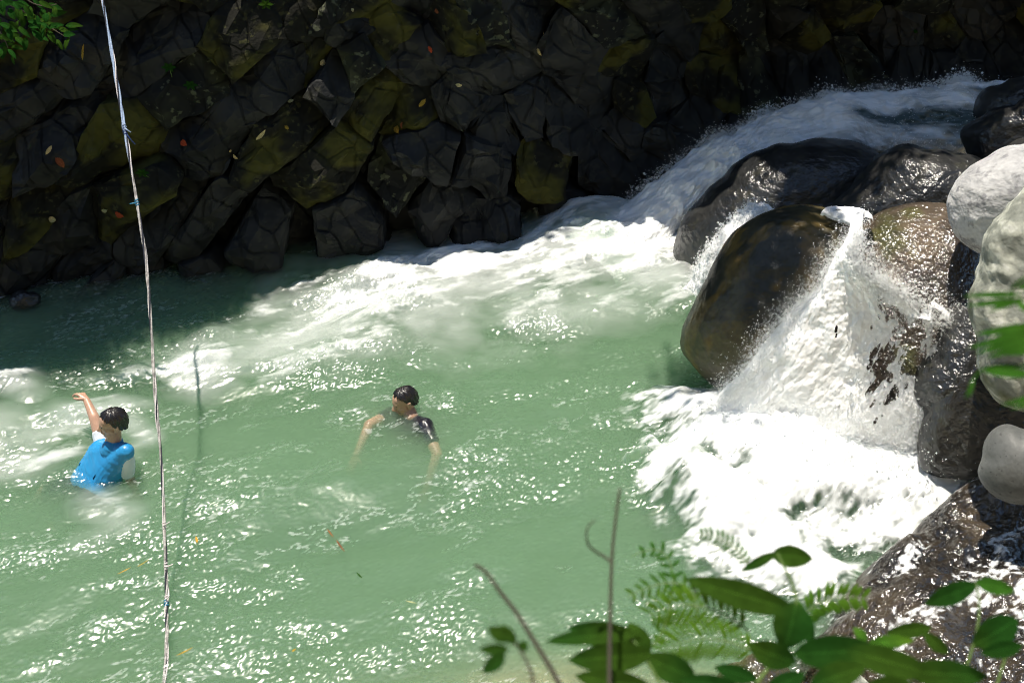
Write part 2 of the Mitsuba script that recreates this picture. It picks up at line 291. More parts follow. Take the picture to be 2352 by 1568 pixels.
# ---------------------------------------------------------------- boulders: an outline at its own distance, rounded in depth
def boulder(name, outline, at, front, back, mat, label, e=1.0, amp=0.03, freq=2.2, fine=0.006, seed=0, res=(130, 80), parent=None, cat='boulder', smooth=True, ffreq=22, cuts=6):
    o = np.array(outline, float)
    c2 = (o.min(0) + o.max(0)) / 2
    C = at(*c2)
    dv = C - EYE; L = dv @ FWD
    vd = dv / np.linalg.norm(dv)
    pts = np.array([EYE + ray(u, v) * L for u, v in o])          # outline on the plane through C, parallel to the picture plane
    ax = RIGHT; ay = np.cross(ax, vd); ay = ay / np.linalg.norm(ay); ay = ay * np.sign(ay[2]); ax = np.cross(ay, vd); ax = ax * np.sign(ax[0])
    q = np.stack([(pts - C) @ ax, (pts - C) @ ay], 1)
    th = np.unwrap(np.arctan2(q[:, 1], q[:, 0])); rr = np.hypot(q[:, 0], q[:, 1])
    if th[-1] < th[0]: th, rr = th[::-1], rr[::-1]
    th3 = np.concatenate([th - 2 * math.pi, th, th + 2 * math.pi]); r3 = np.concatenate([rr, rr, rr])
    A, B = np.meshgrid(np.linspace(0, 2 * math.pi, res[0], endpoint=False), np.linspace(0.012, math.pi - 0.012, res[1]))
    ra = np.interp(A[0] , np.sort(th3 % (2 * math.pi) if False else th3), r3)
    ra = np.real(np.fft.ifft(np.fft.fft(ra) * (np.abs(np.fft.fftfreq(res[0], 1 / res[0])) < 16)))
    sB, cB = np.sin(B) ** e, np.sign(np.cos(B)) * np.abs(np.cos(B)) ** e
    dep = np.where(cB > 0, -cB * front, -cB * back)
    V = C + ax * (ra * sB * np.cos(A))[..., None] + ay * (ra * sB * np.sin(A))[..., None] + vd * dep[..., None] + np.array([0, 0, 1]) * 0
    V = V.reshape(-1, 3)
    i = np.arange(res[0] * res[1]).reshape(res[1], res[0]); j = np.roll(i, -1, 1)
    a, b, c, d = i[:-1].ravel(), j[:-1].ravel(), j[1:].ravel(), i[1:].ravel()
    Fc = np.vstack([np.stack([a, b, c], 1), np.stack([a, c, d], 1)])
    V = np.vstack([V, C - vd * front, C + vd * back]); n = len(V) - 2; m_ = np.arange(res[0]); mn = (m_ + 1) % res[0]
    Fc = np.vstack([Fc, np.stack([np.full(res[0], n), mn, m_], 1), np.stack([np.full(res[0], n + 1), i[-1][m_], i[-1][mn]], 1)])
    m = trimesh.Trimesh(V, Fc, process=False)
    if m.volume < 0: m.invert()
    rc = np.random.default_rng(100 + len(scene)); W = np.array(m.vertices)
    for _ in range(cuts):
        nn = unit(-vd * rc.uniform(0.5, 1.0) + ax * rc.normal(0, 0.6) + ay * rc.normal(0.1, 0.6)); q_ = (W - C) @ nn; lim = rc.uniform(0.74, 0.9) * q_.max()
        W = W - nn * (np.maximum(0, q_ - lim) * 0.8)[:, None]
    m.vertices = W
    nv = np.array(m.vertex_normals)
    k = vfbm(V * freq + seed * 7.1, 4, seed) - 0.5; g = vfbm(V * ffreq, 3, seed + 5) - 0.5
    edge = np.concatenate([np.clip(np.abs(np.cos(B)) * 1.3, 0.85, 1).ravel(), [1, 1]])
    m.vertices = V + nv * (2 * amp * k * edge + 2 * fine * g)[:, None]
    return put(name, m, mat, parent, smooth=smooth, label=label, category=cat)

YB = lambda y: (lambda u, v: Py(u, v, y))
boulder('boulder', [(1555, 640), (1560, 520), (1600, 465), (1660, 410), (1740, 355), (1830, 335), (1950, 328), (2020, 350), (2020, 420), (1960, 520), (1850, 600), (1700, 640)], YB(12.3), 0.75, 0.6, 'm_wetboulder', 'large black wet boulder parting the rapids, highest on the left of the group', fine=0.004, amp=0.07, freq=1.3)
boulder('boulder', [(1890, 480), (1940, 440), (1985, 390), (2040, 340), (2075, 322), (2130, 338), (2190, 345), (2250, 362), (2300, 420), (2320, 500), (2200, 580), (2050, 600), (1950, 560)], YB(11.6), 0.65, 0.6, 'm_wetboulder', 'glossy black wet boulder with blue sky sheen left of the white boulder', fine=0.004, amp=0.06)
boulder('boulder', [(1562, 800), (1590, 700), (1622, 640), (1662, 570), (1712, 512), (1775, 480), (1880, 474), (1950, 500), (1985, 560), (1985, 680), (1930, 800), (1840, 890), (1760, 930), (1690, 895), (1610, 850), (1572, 830)], YB(10.2), 0.8, 0.7, 'm_olive', 'big smooth olive brown boulder left of the waterfall, speckled with spray', e=0.8, fine=0.005, amp=0.09, freq=1.5)
boulder('boulder', [(1930, 640), (1960, 540), (2020, 485), (2100, 468), (2190, 470), (2270, 520), (2290, 700), (2260, 860), (2200, 1000), (2100, 1120), (2000, 1150), (1930, 1000), (1915, 800)], YB(9.6), 0.75, 0.8, 'm_brownwet', 'brown wet boulder that the waterfall pours over, glittering in the sun', fine=0.008, ffreq=30, amp=0.04)
boulder('boulder', [(2170, 480), (2178, 430), (2210, 390), (2270, 360), (2350, 335), (2450, 330), (2480, 450), (2420, 560), (2300, 560), (2240, 545), (2195, 520)], YB(9.3), 0.45, 0.5, 'm_white', 'pale white grey boulder in full sun at the right edge above the waterfall', fine=0.007, ffreq=12, amp=0.06, freq=1.8)
boulder('boulder', [(2240, 640), (2250, 580), (2290, 500), (2350, 420), (2450, 380), (2520, 600), (2500, 900), (2420, 960), (2330, 940), (2270, 880), (2245, 780)], YB(8.3), 0.5, 0.6, 'm_pale', 'tall pale boulder blotched with green moss at the right edge, below the white boulder', fine=0.012, ffreq=14, amp=0.11, freq=2.4, cuts=9)
boulder('boulder', [(2245, 1090), (2255, 1050), (2275, 990), (2305, 972), (2350, 985), (2420, 1010), (2440, 1120), (2360, 1150), (2290, 1143), (2252, 1130)], YB(7.55), 0.22, 0.25, 'm_grey', 'smooth dark grey stone with sunlit top resting on the wet ledge', fine=0.001, amp=0.012)

boulder('boulder', [(2110, 1080), (2125, 950), (2150, 800), (2190, 690), (2260, 660), (2300, 800), (2300, 1000), (2250, 1090), (2180, 1120)], YB(8.75), 0.3, 0.5, 'm_wetboulder', 'black dripping rock in the gap between the waterfall and the pale boulder', fine=0.012, ffreq=26, amp=0.05)
def ledge():
    """a slab of rock sloping gently to the pool, its edge rounded, its top combed by the water running over it"""
    st_ = 0.0115; x, y = np.meshgrid(np.arange(1.35, 4.9, st_), np.arange(5.3, 8.75, st_))
    E = np.array([(1.62, 4.9), (1.64, 6.3), (1.82, 6.85), (2.15, 7.32), (2.55, 7.80), (2.98, 8.22), (3.35, 8.55), (3.8, 8.9)])
    d, _ = polydist(x, y, E); side = np.interp(y, E[:, 1], E[:, 0]); d = np.where(x > side, d, -d)
    P3 = np.stack([x, y, 0 * x], -1); d = d + 0.16 * (vfbm(P3 * 2.3, 4, 91) - 0.5)
    z = -0.75 + 1.05 * np.sqrt(sstep(-0.12, 0.42, d)) + 0.10 * np.clip(d, 0, 2)
    comb = vfbm(np.stack([(x * 0.8 - y * 0.6) * 9 + 2 * vfbm(P3 * 3, 2, 94), (x * 0.6 + y * 0.8) * 2.6, 0 * x], -1), 4, 92) - 0.5
    z = z + 0.26 * (vfbm(P3 * 2.2 + 3, 4, 93) - 0.5) + 0.10 * comb + 0.022 * (vfbm(P3 * 16, 3, 95) - 0.5) - 0.10 * sstep(0.60, 0.66, vfbm(P3 * 1.9 + 9, 3, 96))
    h, w = x.shape; V = np.stack([x, y, z], -1).reshape(-1, 3); i = np.arange(h * w).reshape(h, w)
    loop = np.concatenate([i[0, :-1], i[:-1, -1], i[-1, :0:-1], i[:0:-1, 0]]); low = V[loop].copy(); low[:, 2] = -1.4
    k = np.arange(len(loop)); kn = np.roll(k, -1); o = len(V)
    F = np.vstack([grid_faces(h, w), np.stack([loop[k], o + k, o + kn], 1), np.stack([loop[k], o + kn, loop[kn]], 1)])
    run = vfbm(np.stack([(x * 0.75 - y * 0.66) * 6 + 3 * vfbm(P3 * 2, 3, 97), (x * 0.66 + y * 0.75) * 1.5, 0 * x], -1), 4, 98); bub = vfbm(P3 * 28, 3, 99)
    wh = 0.75 * sstep(0.64, 0.76, run + 0.55 * (bub - 0.5))
    m = trimesh.Trimesh(np.vstack([V, low]), F, process=False); u = np.zeros((len(m.vertices), 2)); u[:h * w, 0] = np.clip(wh, 0, 0.9).ravel(); m.metadata['uv'] = u
    return m
put('rock_ledge', ledge(), 'm_ledge', smooth=True, label='broad brown wet ledge at lower right with water sliding over it', category='rock ledge')
boulder('boulder', [(1640, 1568), (1700, 1520), (1760, 1500), (1810, 1530), (1830, 1590), (1760, 1640), (1660, 1630)], YB(6.3), 0.15, 0.2, 'm_brownwet', 'low wet grey rock in the shallows under the leafy shrub', fine=0.006, amp=0.03)
boulder('boulder', [(1870, 1600), (1890, 1555), (1940, 1540), (1990, 1560), (2010, 1620), (1930, 1660)], YB(6.1), 0.14, 0.2, 'm_pale', 'small pale stone under the leaves at the bottom edge', fine=0.003, amp=0.02)
boulder('boulder', [(2230, 260), (2245, 215), (2300, 195), (2380, 190), (2480, 200), (2480, 280), (2350, 275), (2260, 275)], YB(12.45), 0.5, 0.5, 'm_wetboulder', 'black rock at the top right that splits the upper stream', amp=0.04)
boulder('boulder', [(2205, 300), (2250, 270), (2330, 245), (2450, 240), (2500, 320), (2400, 335), (2310, 330), (2240, 318)], YB(12.0), 0.45, 0.4, 'm_wetboulder', 'low black rock above the glossy boulder, washed by the upper stream', amp=0.05)
boulder('boulder', [(2300, 345), (2320, 328), (2370, 318), (2450, 330), (2450, 400), (2330, 390)], YB(10.6), 0.3, 0.3, 'm_wetboulder', 'small black rock peeping out just above the white boulder', amp=0.03)
boulder('boulder', [(20, 690), (35, 672), (65, 670), (95, 678), (90, 692), (55, 702)], lambda u, v: Pz(u, v, 0.03), 0.1, 0.1, 'm_wetboulder', 'small shiny wet stone at the waterline on the far left', amp=0.01)

# ---------------------------------------------------------------- falling and rushing water
def loft(left, right, seed, nu=120, nv=200, bulge=0.0, amp=0.05, freq=5.0, fine=0.012, thick=0.12, flow=None):
    """a sheet of rushing water between two lines of (u, v, distance rule), with a rounded cross-section and a closed underside"""
    L, R = np.array(left), np.array(right)
    k = np.linspace(0, 1, len(L)); kk = np.linspace(0, 1, nv)
    from scipy.interpolate import PchipInterpolator as PI
    L, R = PI(k, L)(kk), PI(k, R)(kk)
    w = np.linspace(0, 1, nu)[None, :, None]
    V = L[:, None] * (1 - w) + R[:, None] * w
    prof = np.sqrt(np.maximum(0, 1 - (2 * w[..., 0] - 1) ** 4))
    V = V + np.array([0, -0.35, 0.94]) * (bulge * np.sin(np.pi * w[..., 0]))[..., None]
    m = trimesh.Trimesh(V.reshape(-1, 3), grid_faces(nv, nu), process=False)
    N = np.array(m.vertex_normals).reshape(nv, nu, 3); N = N * np.sign(N[..., 2:3] + 0.3 * -N[..., 1:2])
    q = vfbm(V * freq + seed, 4, seed) - 0.5; g = vfbm(V * freq * 5, 3, seed + 3) - 0.5; h = vnoise(V * 45, seed + 9) - 0.5
    if flow: fl = np.stack([w[..., 0] * flow[0] + 0 * q, kk[:, None] * flow[1] + 0.6 * q, 0 * q + seed], -1); g = vfbm(fl, 4, seed + 3) - 0.5; h = 0.4 * h
    V = V + N * (2 * amp * q + 2 * fine * g + 0.012 * h)[..., None] - N * ((1 - prof) * thick)[..., None]
    return V, N
def sheet_mesh(V): return trimesh.Trimesh(V.reshape(-1, 3), grid_faces(*V.shape[:2]), process=False)
def px(pts): return [Pz(*p) for p in pts]
def pyy(pts): return [Py(*p) for p in pts]
far = px([(1230, 530, -0.02), (1380, 482, 0.08), (1500, 400, 0.38), (1600, 328, 0.62), (1680, 295, 0.8), (1760, 250, 0.95), (1850, 226, 1.12), (1930, 196, 1.3), (2020, 205, 1.34), (2090, 190, 1.45), (2180, 182, 1.55), (2260, 178, 1.65), (2400, 165, 1.75)])
neari = px([(1420, 640, -0.06), (1510, 580, -0.02), (1570, 500, 0.2), (1650, 420, 0.5), (1710, 380, 0.68), (1770, 350, 0.8), (1850, 335, 0.92), (1960, 325, 1.02), (2030, 345, 1.0), (2110, 345, 1.02), (2220, 355, 1.06), (2310, 360, 1.1), (2440, 345, 1.2)])
V, N = loft(far, neari, 3, nu=160, nv=460, bulge=0.10, amp=0.09, freq=3.2, fine=0.034, flow=(14, 46))
nu, nv = V.shape[1], V.shape[0]
a_ = np.linspace(0, 1, nv)[:, None] * np.ones((1, nu)); b_ = np.ones((nv, 1)) * np.linspace(0, 1, nu)[None]
st1 = vfbm(np.stack([b_ * 9, a_ * 18, 0 * a_], -1), 4, 71); st2 = vfbm(np.stack([b_ * 40, a_ * 30, 0 * a_ + 5], -1), 3, 72)
fo = 0.95 - 0.5 * sstep(0.55, 0.75, a_) * sstep(0.35, 0.75, b_) - 0.35 * sstep(0.78, 0.95, a_) + 1.3 * (st1 - 0.5) * (0.35 + sstep(0.5, 0.8, a_)) + 0.5 * (st2 - 0.5)
fo = fo - 0.9 * np.exp(-((b_ - 0.60 - 0.15 * (a_ - 0.7)) / 0.09) ** 2) * sstep(0.55, 0.62, a_) * sstep(0.9, 0.8, a_)
fuv = lambda f: np.stack([np.clip(f, 0.02, 1).ravel(), np.zeros(f.size)], 1)
put('rapids_water', sheet_mesh(V), 'm_froth', smooth=True, kind='structure', uv=fuv(fo))
rap_V, rap_N = V, N
V, N = loft(pyy([(1700, 470, 11.45), (1680, 490, 11.3), (1635, 540, 11.2), (1600, 590, 11.15), (1555, 660, 11.1)]), pyy([(1790, 480, 11.3), (1740, 510, 11.15), (1690, 560, 11.0), (1655, 610, 10.9), (1620, 700, 10.8)]), 5, nu=60, nv=120, bulge=0.05, amp=0.05, freq=5, fine=0.02)
s2 = vfbm(V * 9, 3, 74)
put('side_stream_water', sheet_mesh(V), 'm_froth', smooth=True, kind='structure', uv=fuv(0.9 + 1.2 * (s2 - 0.5)))
side_V = V
def holed(V, keep, uvf, name, **kw):
    """the sheet with real holes where the water has torn"""
    m = sheet_mesh(V); k = keep.ravel()[m.faces].min(1) > 0
    put(name, trimesh.Trimesh(m.vertices, m.faces[k], process=False), 'm_froth', smooth=True, kind='structure', uv=uvf, **kw)
V, N = loft(pyy([(1885, 484, 10.0), (1930, 500, 9.9), (1962, 518, 9.78)]), pyy([(1925, 470, 10.1), (2000, 480, 9.98), (1995, 503, 9.74)]), 6, nu=60, nv=70, bulge=0.01, amp=0.012, freq=8, fine=0.01, thick=0.05)
s2 = vfbm(V * 9, 3, 75)
holed(V, s2 - 0.25, fuv(0.8 + 1.2 * (s2 - 0.5)), 'side_stream_water')
wl = pyy([(1955, 515, 9.75), (1936, 552, 9.54), (1908, 592, 9.42), (1870, 640, 9.34), (1810, 705, 9.28), (1745, 790, 9.22), (1680, 880, 9.18)]) + [Pz(1600, 960, 0.16), Pz(1530, 1045, -0.07)]
wr = pyy([(1992, 503, 9.72), (1978, 560, 9.3), (1962, 618, 9.08), (2030, 662, 8.96), (2150, 715, 8.92), (2222, 785, 8.86), (2205, 890, 8.75), (2170, 990, 8.62)]) + [Pz(2140, 1100, -0.07)]
V, N = loft(wl, wr, 8, nu=320, nv=360, bulge=0.15, amp=0.04, freq=4.5, fine=0.014, flow=(24, 15))
b_ = np.ones((V.shape[0], 1)) * np.linspace(0, 1, V.shape[1])[None]; a_ = np.linspace(0, 1, V.shape[0])[:, None] * np.ones((1, V.shape[1]))
q_ = vfbm(V * 3, 3, 79) - 0.5
lac = vfbm(np.stack([b_ * 20 + q_ * 2, a_ * 13 + q_, 0 * a_], -1), 3, 77); lac2 = vfbm(np.stack([b_ * 62, a_ * 44, 0 * a_], -1), 3, 78)
thin = sstep(0.42, 0.68, b_) * sstep(0.97, 0.80, a_) * sstep(0.06, 0.2, a_)
keepf = 0.80 - 0.55 * sstep(0.75, 1.0, b_) * sstep(0.3, 0.1, a_) - 0.70 * thin + 1.5 * (lac - 0.5) + 0.7 * (lac2 - 0.5)
fo = 1.3 - 0.7 * thin + 1.6 * (lac - 0.5) * thin + 0.9 * (lac2 - 0.5) * thin
holed(V, keepf - 0.12, fuv(fo + 0.25), 'waterfall')
fall_V, fall_N, fall_a, fall_b = V, N, a_, b_
fall_w = sstep(-0.1, 0.3, keepf)
# ---------------------------------------------------------------- drops thrown up by the water
OCT = np.array([[1, 0, 0], [-1, 0, 0], [0, 1, 0], [0, -1, 0], [0, 0, 1], [0, 0, -1.0]]); OCF = np.array([[0, 2, 4], [2, 1, 4], [1, 3, 4], [3, 0, 4], [2, 0, 5], [1, 2, 5], [3, 1, 5], [0, 3, 5]])
def drops(P, r, dirs=None, stretch=1.0):
    P = np.asarray(P); n = len(P); r = np.broadcast_to(r, (n,))
    V = OCT[None] * r[:, None, None] * rng.uniform(0.6, 1.3, (n, 6, 1))
    if dirs is not None:
        d = dirs / np.linalg.norm(dirs, axis=1, keepdims=True)
        V = V + d[:, None] * (V * d[:, None]).sum(-1, keepdims=True) * (stretch - 1)
    V = V + P[:, None]
    return trimesh.Trimesh(V.reshape(-1, 3), (OCF[None] + 6 * np.arange(n)[:, None, None]).reshape(-1, 3), process=False)
def pick(V, wgt, n, seed):
    r = np.random.default_rng(seed); w = np.maximum(wgt, 0).ravel(); i = r.choice(w.size, n, p=w / w.sum())
    return V.reshape(-1, 3)[i] + r.normal(0, 0.012, (n, 3)), i, r
parts = []
flow_t = unit(np.gradient(fall_V, axis=0)).reshape(-1, 3)
P, i, r = pick(fall_V, np.exp(-(fall_b / 0.07) ** 2) * (0.3 + fall_a) * (fall_a < 0.9), 15000, 1)      # the ragged left edge over the olive boulder
off = np.abs(r.normal(0, 1, len(P))); P = P + np.stack([-0.11 * off * r.uniform(0.1, 1, len(P)), -0.07 * off * r.uniform(0, 1, len(P)), 0.08 * off * r.uniform(-0.3, 1, len(P))], 1)
parts.append(drops(P, r.gamma(1.6, 0.0010, len(P)) + 0.0013))
P, i, r = pick(fall_V, sstep(0.5, 0.8, fall_b) * (fall_a < 0.97) * (fall_a > 0.15) * fall_w, 9000, 2)           # torn strands of the lacy right half
P = P + fall_N.reshape(-1, 3)[i] * (np.abs(r.normal(0, 0.035, len(P))))[:, None] + np.array([1, 0, 0]) * np.maximum(0, r.normal(0, 0.06, len(P)))[:, None] * (fall_b.ravel()[i] > 0.8)[:, None]
parts.append(drops(P, r.gamma(2.0, 0.0013, len(P)) + 0.0014, flow_t[i] + r.normal(0, 0.5, (len(P), 3)), 2.6))
P, i, r = pick(fall_V, sstep(0.35, 0.6, fall_b) * np.exp(-((fall_a - 0.45) / 0.2) ** 2), 7000, 7)                        # fine spray over the brown boulder
P = P + np.abs(r.normal(0, 1, (len(P), 3))) * np.array([0.05, -0.06, 0.13])
parts.append(drops(P, r.gamma(1.6, 0.0011, len(P)) + 0.0013))
P, i, r = pick(fall_V, np.exp(-((fall_a - 0.97) / 0.07) ** 2), 9000, 3)
P = P + np.abs(r.normal(0, 1, (len(P), 3))) * np.array([0.0, -0.22, 0.08]) + np.stack([r.normal(0, 0.2, len(P)), 0 * P[:, 0], 0 * P[:, 0]], 1)
parts.append(drops(P, r.gamma(1.6, 0.0013, len(P)) + 0.0014))
put('waterfall_spray', trimesh.util.concatenate(parts), 'm_spray', kind='stuff', label='white drops thrown out along the sunlit waterfall', category='spray')
parts = []
b_ = np.ones((nv, 1)) * np.linspace(0, 1, nu)[None]; a_ = np.linspace(0, 1, nv)[:, None] * np.ones((1, nu))
P, i, r = pick(rap_V, np.exp(-(b_ / 0.10) ** 2) * (a_ < 0.9) * (0.25 + vnoise(np.stack([a_ * 22, 0 * a_, 0 * a_], -1), 5) ** 3 * 3), 9000, 4)
off = np.abs(r.normal(0, 1, len(P))); P = P + np.stack([r.normal(0, 0.04, len(P)), 0.04 * off, 0.06 * off * r.uniform(0, 1, len(P))], 1)
parts.append(drops(P, r.gamma(1.7, 0.0018, len(P)) + 0.0018))
P, i, r = pick(rap_V, 0.2 + (b_ > 0.9), 4000, 5); P = P + np.abs(r.normal(0, 1, (len(P), 1))) * np.array([0, -0.01, 0.03])
parts.append(drops(P, r.gamma(1.7, 0.0016, len(P)) + 0.0018))
P, i, r = pick(side_V, np.ones(side_V.shape[:2]), 2500, 6); P = P + np.abs(r.normal(0, 1, (len(P), 3))) * np.array([-0.03, -0.03, 0.03])
parts.append(drops(P, r.gamma(1.7, 0.002, len(P)) + 0.002))
put('rapids_spray', trimesh.util.concatenate(parts), 'm_spray', kind='stuff', label='white drops thrown up along the far edge of the rapids', category='spray')

# ---------------------------------------------------------------- leaves and trees
def leaf_bsdf(k, c, t=0.6, rough=0.42):
    def f(p, n, uv):
        w = dr.abs(uv.y - 0.5) * 2; side = dr.abs(dr.sin((uv.x * 9 - w * 1.6) * 3.14159))
        v = 0.85 + 0.5 * smoothstep(0.10, 0.02, w) + 0.10 * smoothstep(0.25, 0.0, side)
        h = fbm(p.x * 5, p.y * 5, p.z * 5, 2); g = noise(p.x * 70, p.y * 70, p.z * 70)
        return mix(c, (c[0] * 1.7 + 0.01, c[1] * 1.25, c[2]), smoothstep(0.4, 0.7, h)) * v * (0.8 + 0.4 * g)
    return bs(k, {'type': 'principledthin', 'base_color': proc(f), 'roughness': rough, 'diff_trans': t, 'spec_trans': 0.0, 'eta': 1.4})
leaf_bsdf('m_leaf', (0.018, 0.074, 0.012), 0.7); leaf_bsdf('m_frond', (0.055, 0.18, 0.022), 1.0)
leaf_bsdf('m_canopy', (0.025, 0.07, 0.015), 0.35); leaf_bsdf('m_leaf_yellow', (0.45, 0.30, 0.05), 0.6); leaf_bsdf('m_leaf_brown', (0.20, 0.075, 0.035), 0.3); leaf_bsdf('m_leaf_pale', (0.42, 0.42, 0.24), 0.5); leaf_bsdf('m_leaf_red', (0.25, 0.06, 0.03), 0.3)
bs('m_bark', {'type': 'principled', 'base_color': proc(lambda p, n, uv: mix((0.05, 0.04, 0.03), (0.14, 0.12, 0.09), fbm(p.x * 20, p.y * 20, p.z * 6, 3))), 'roughness': 0.8, 'specular': 0.2})
bs('m_twig', {'type': 'principled', 'base_color': rgb(0.055, 0.05, 0.035), 'roughness': 0.7})
bs('m_stem', {'type': 'principled', 'base_color': rgb(0.10, 0.17, 0.04), 'roughness': 0.5})
def tube(P, r, sides=7):
    P = np.asarray(P, float); r = np.broadcast_to(r, (len(P),)); t = unit(np.gradient(P, axis=0))
    a = unit(np.cross(t, [0.31, 0.9, 0.3])); b = np.cross(t, a); an = np.arange(sides) * 2 * np.pi / sides
    V = P[:, None] + r[:, None, None] * (np.cos(an)[None, :, None] * a[:, None] + np.sin(an)[None, :, None] * b[:, None])
    i = np.arange(len(P) * sides).reshape(len(P), sides); j = np.roll(i, -1, 1)
    F = np.vstack([np.stack([i[:-1].ravel(), j[:-1].ravel(), j[1:].ravel()], 1), np.stack([i[:-1].ravel(), j[1:].ravel(), i[1:].ravel()], 1)])
    V = np.vstack([V.reshape(-1, 3), P[0], P[-1]]); n = len(V) - 2; k = np.arange(sides)
    F = np.vstack([F, np.stack([np.full(sides, n), np.roll(i[0], -1), i[0]], 1), np.stack([np.full(sides, n + 1), i[-1], np.roll(i[-1], -1)], 1)])
    return trimesh.Trimesh(V, F, process=False)
def spline(P, n): 
    from scipy.interpolate import CubicSpline
    P = np.asarray(P, float); k = np.r_[0, np.cumsum(np.linalg.norm(np.diff(P, axis=0), axis=1))]
    return CubicSpline(k, P)(np.linspace(0, k[-1], n))
def leaf_mesh(base, tip, width, facing, bend=0.12, fold=0.18, nl=10, nw=5, shape=0.9):
    """one blade from base to tip, its face towards facing, drooping by bend and folded along the midrib"""
    base, tip = np.asarray(base, float), np.asarray(tip, float); L = np.linalg.norm(tip - base)
    d = (tip - base) / L; s_ = unit(np.cross(d, facing)); n = np.cross(s_, d)
    t = np.linspace(0, 1, nl)[:, None]; w = np.linspace(-1, 1, nw)[None]
    half = width / 2 * (np.sin(np.pi * np.clip(t, 0.0, 1) ** shape) ** 0.75 + 0.02)
    up = -bend * L * (2 * t - 1) ** 2 + fold * half * np.abs(w) + 0.02 * width * np.sin(t * 19) * np.abs(w)
    V = base + d * (t * L)[..., None] + s_ * (half * w)[..., None] + n * (up + bend * L)[..., None]
    m = trimesh.Trimesh(V.reshape(-1, 3), grid_faces(nl, nw), process=False)
    m.metadata['uv'] = np.stack([(t + 0 * w).ravel(), (w / 2 + 0.5 + 0 * t).ravel()], 1); return m
def crown_mesh(blobs, per, size, seed):
    r = np.random.default_rng(seed); C, A, B = [], [], []
    for c, rad in blobs:
        m = int(per * rad[0] * rad[1] * 1.2); q = unit(r.normal(size=(m, 3))) * (r.random((m, 1)) ** 0.45) * rad
        cl = unit(r.normal(size=(max(4, m // 60), 3))) * (r.random((max(4, m // 60), 1)) ** 0.4) * rad
        q = 0.35 * q + 0.65 * (cl[r.integers(0, len(cl), m)] + r.normal(0, 0.16, (m, 3)))
        C.append(c + q)
    C = np.vstack(C); n = len(C); d = unit(r.normal(size=(n, 3)) + [0, 0, -0.4]); s_ = unit(np.cross(d, unit(r.normal(size=(n, 3)) + [0, 0, 0.8])))
    L = size * r.uniform(0.7, 1.3, (n, 1)); W = L * 0.36
    V = np.stack([C, C + d * L * 0.45 + s_ * W, C + d * L, C + d * L * 0.45 - s_ * W], 1).reshape(-1, 3)
    i = np.arange(n)[:, None] * 4
    return trimesh.Trimesh(V, np.vstack([i + [0, 1, 2], i + [0, 2, 3]]), process=False)
def tree(base, blobs, label, per=900, size=0.16, seed=0, mat='m_leaf', group='trees that close in the gorge'):
    t = thing('tree', label, 'tree', group); base = np.asarray(base, float)
    top = np.mean([b[0] for b in blobs], 0)
    wood = [tube(spline([base, base * 0.5 + top * 0.5 + [0.2, 0.1, 0], top], 14), np.linspace(0.16, 0.05, 14))]
    for c, rad in blobs: wood.append(tube(spline([base * 0.4 + top * 0.6, (base * 0.3 + top * 0.3 + np.asarray(c) * 0.4) + [0, 0, 0.15], c], 8), np.linspace(0.06, 0.015, 8)))
    put('trunk', trimesh.util.concatenate(wood), 'm_bark', t, smooth=40)
    put('crown', crown_mesh([(np.asarray(c, float), np.asarray(r_, float)) for c, r_ in blobs], per, size, seed), mat, t)
SU = SUN / np.linalg.norm(SUN)
def above(u, v, z, h): p = Pz(u, v, z); return p + SU * (h - z) / SU[2]      # where a crown must hang to shade this spot
# hillsides that rise from the cliff top and downstream and upstream of the pool
hx, hy = np.meshgrid(np.arange(-40, 41, 1.0), np.arange(0, 40, 1.0))
def hill(name, origin, out, rise, z0):
    o = np.asarray(origin, float); d = np.asarray(out, float); s_ = np.array([-d[1], d[0]])
    q = o[None, None] + s_ * hx[..., None] + d * hy[..., None]
    z = z0 + hy * rise + 1.6 * (vfbm(np.stack([q[..., 0] * .25, q[..., 1] * .25, q[..., 0] * 0], -1), 4, 3) - 0.5) * np.minimum(hy, 3) / 3
    put(name, trimesh.Trimesh(np.concatenate([q, z[..., None]], -1).reshape(-1, 3), grid_faces(*hx.shape), process=False), 'm_hill', smooth=True, kind='structure')
bs('m_hill', {'type': 'twosided', 'b': {'type': 'principled', 'base_color': proc(lambda p, n, uv: mix((0.02, 0.035, 0.01), (0.05, 0.075, 0.02), fbm(p.x, p.y, p.z, 4))), 'roughness': 0.9, 'specular': 0.1}})
hill('hillside', (0, 15.4), (0, 1), 0.8, 5.2)
hill('hillside', (0, -15), (0, -1), 0.8, 15.5)
def row(spots, h, rad): return [(above(u, v, z, h + 0.25 * ((k * 37) % 5 - 2)), rad) for k, (u, v, z) in enumerate(spots)]
def wrow(spots, h, rad, y=13.0): return [(Py(u, v, y) + SU * (h + 0.25 * ((k * 37) % 5 - 2) - Py(u, v, y)[2]) / SU[2], rad) for k, (u, v) in enumerate(spots)]
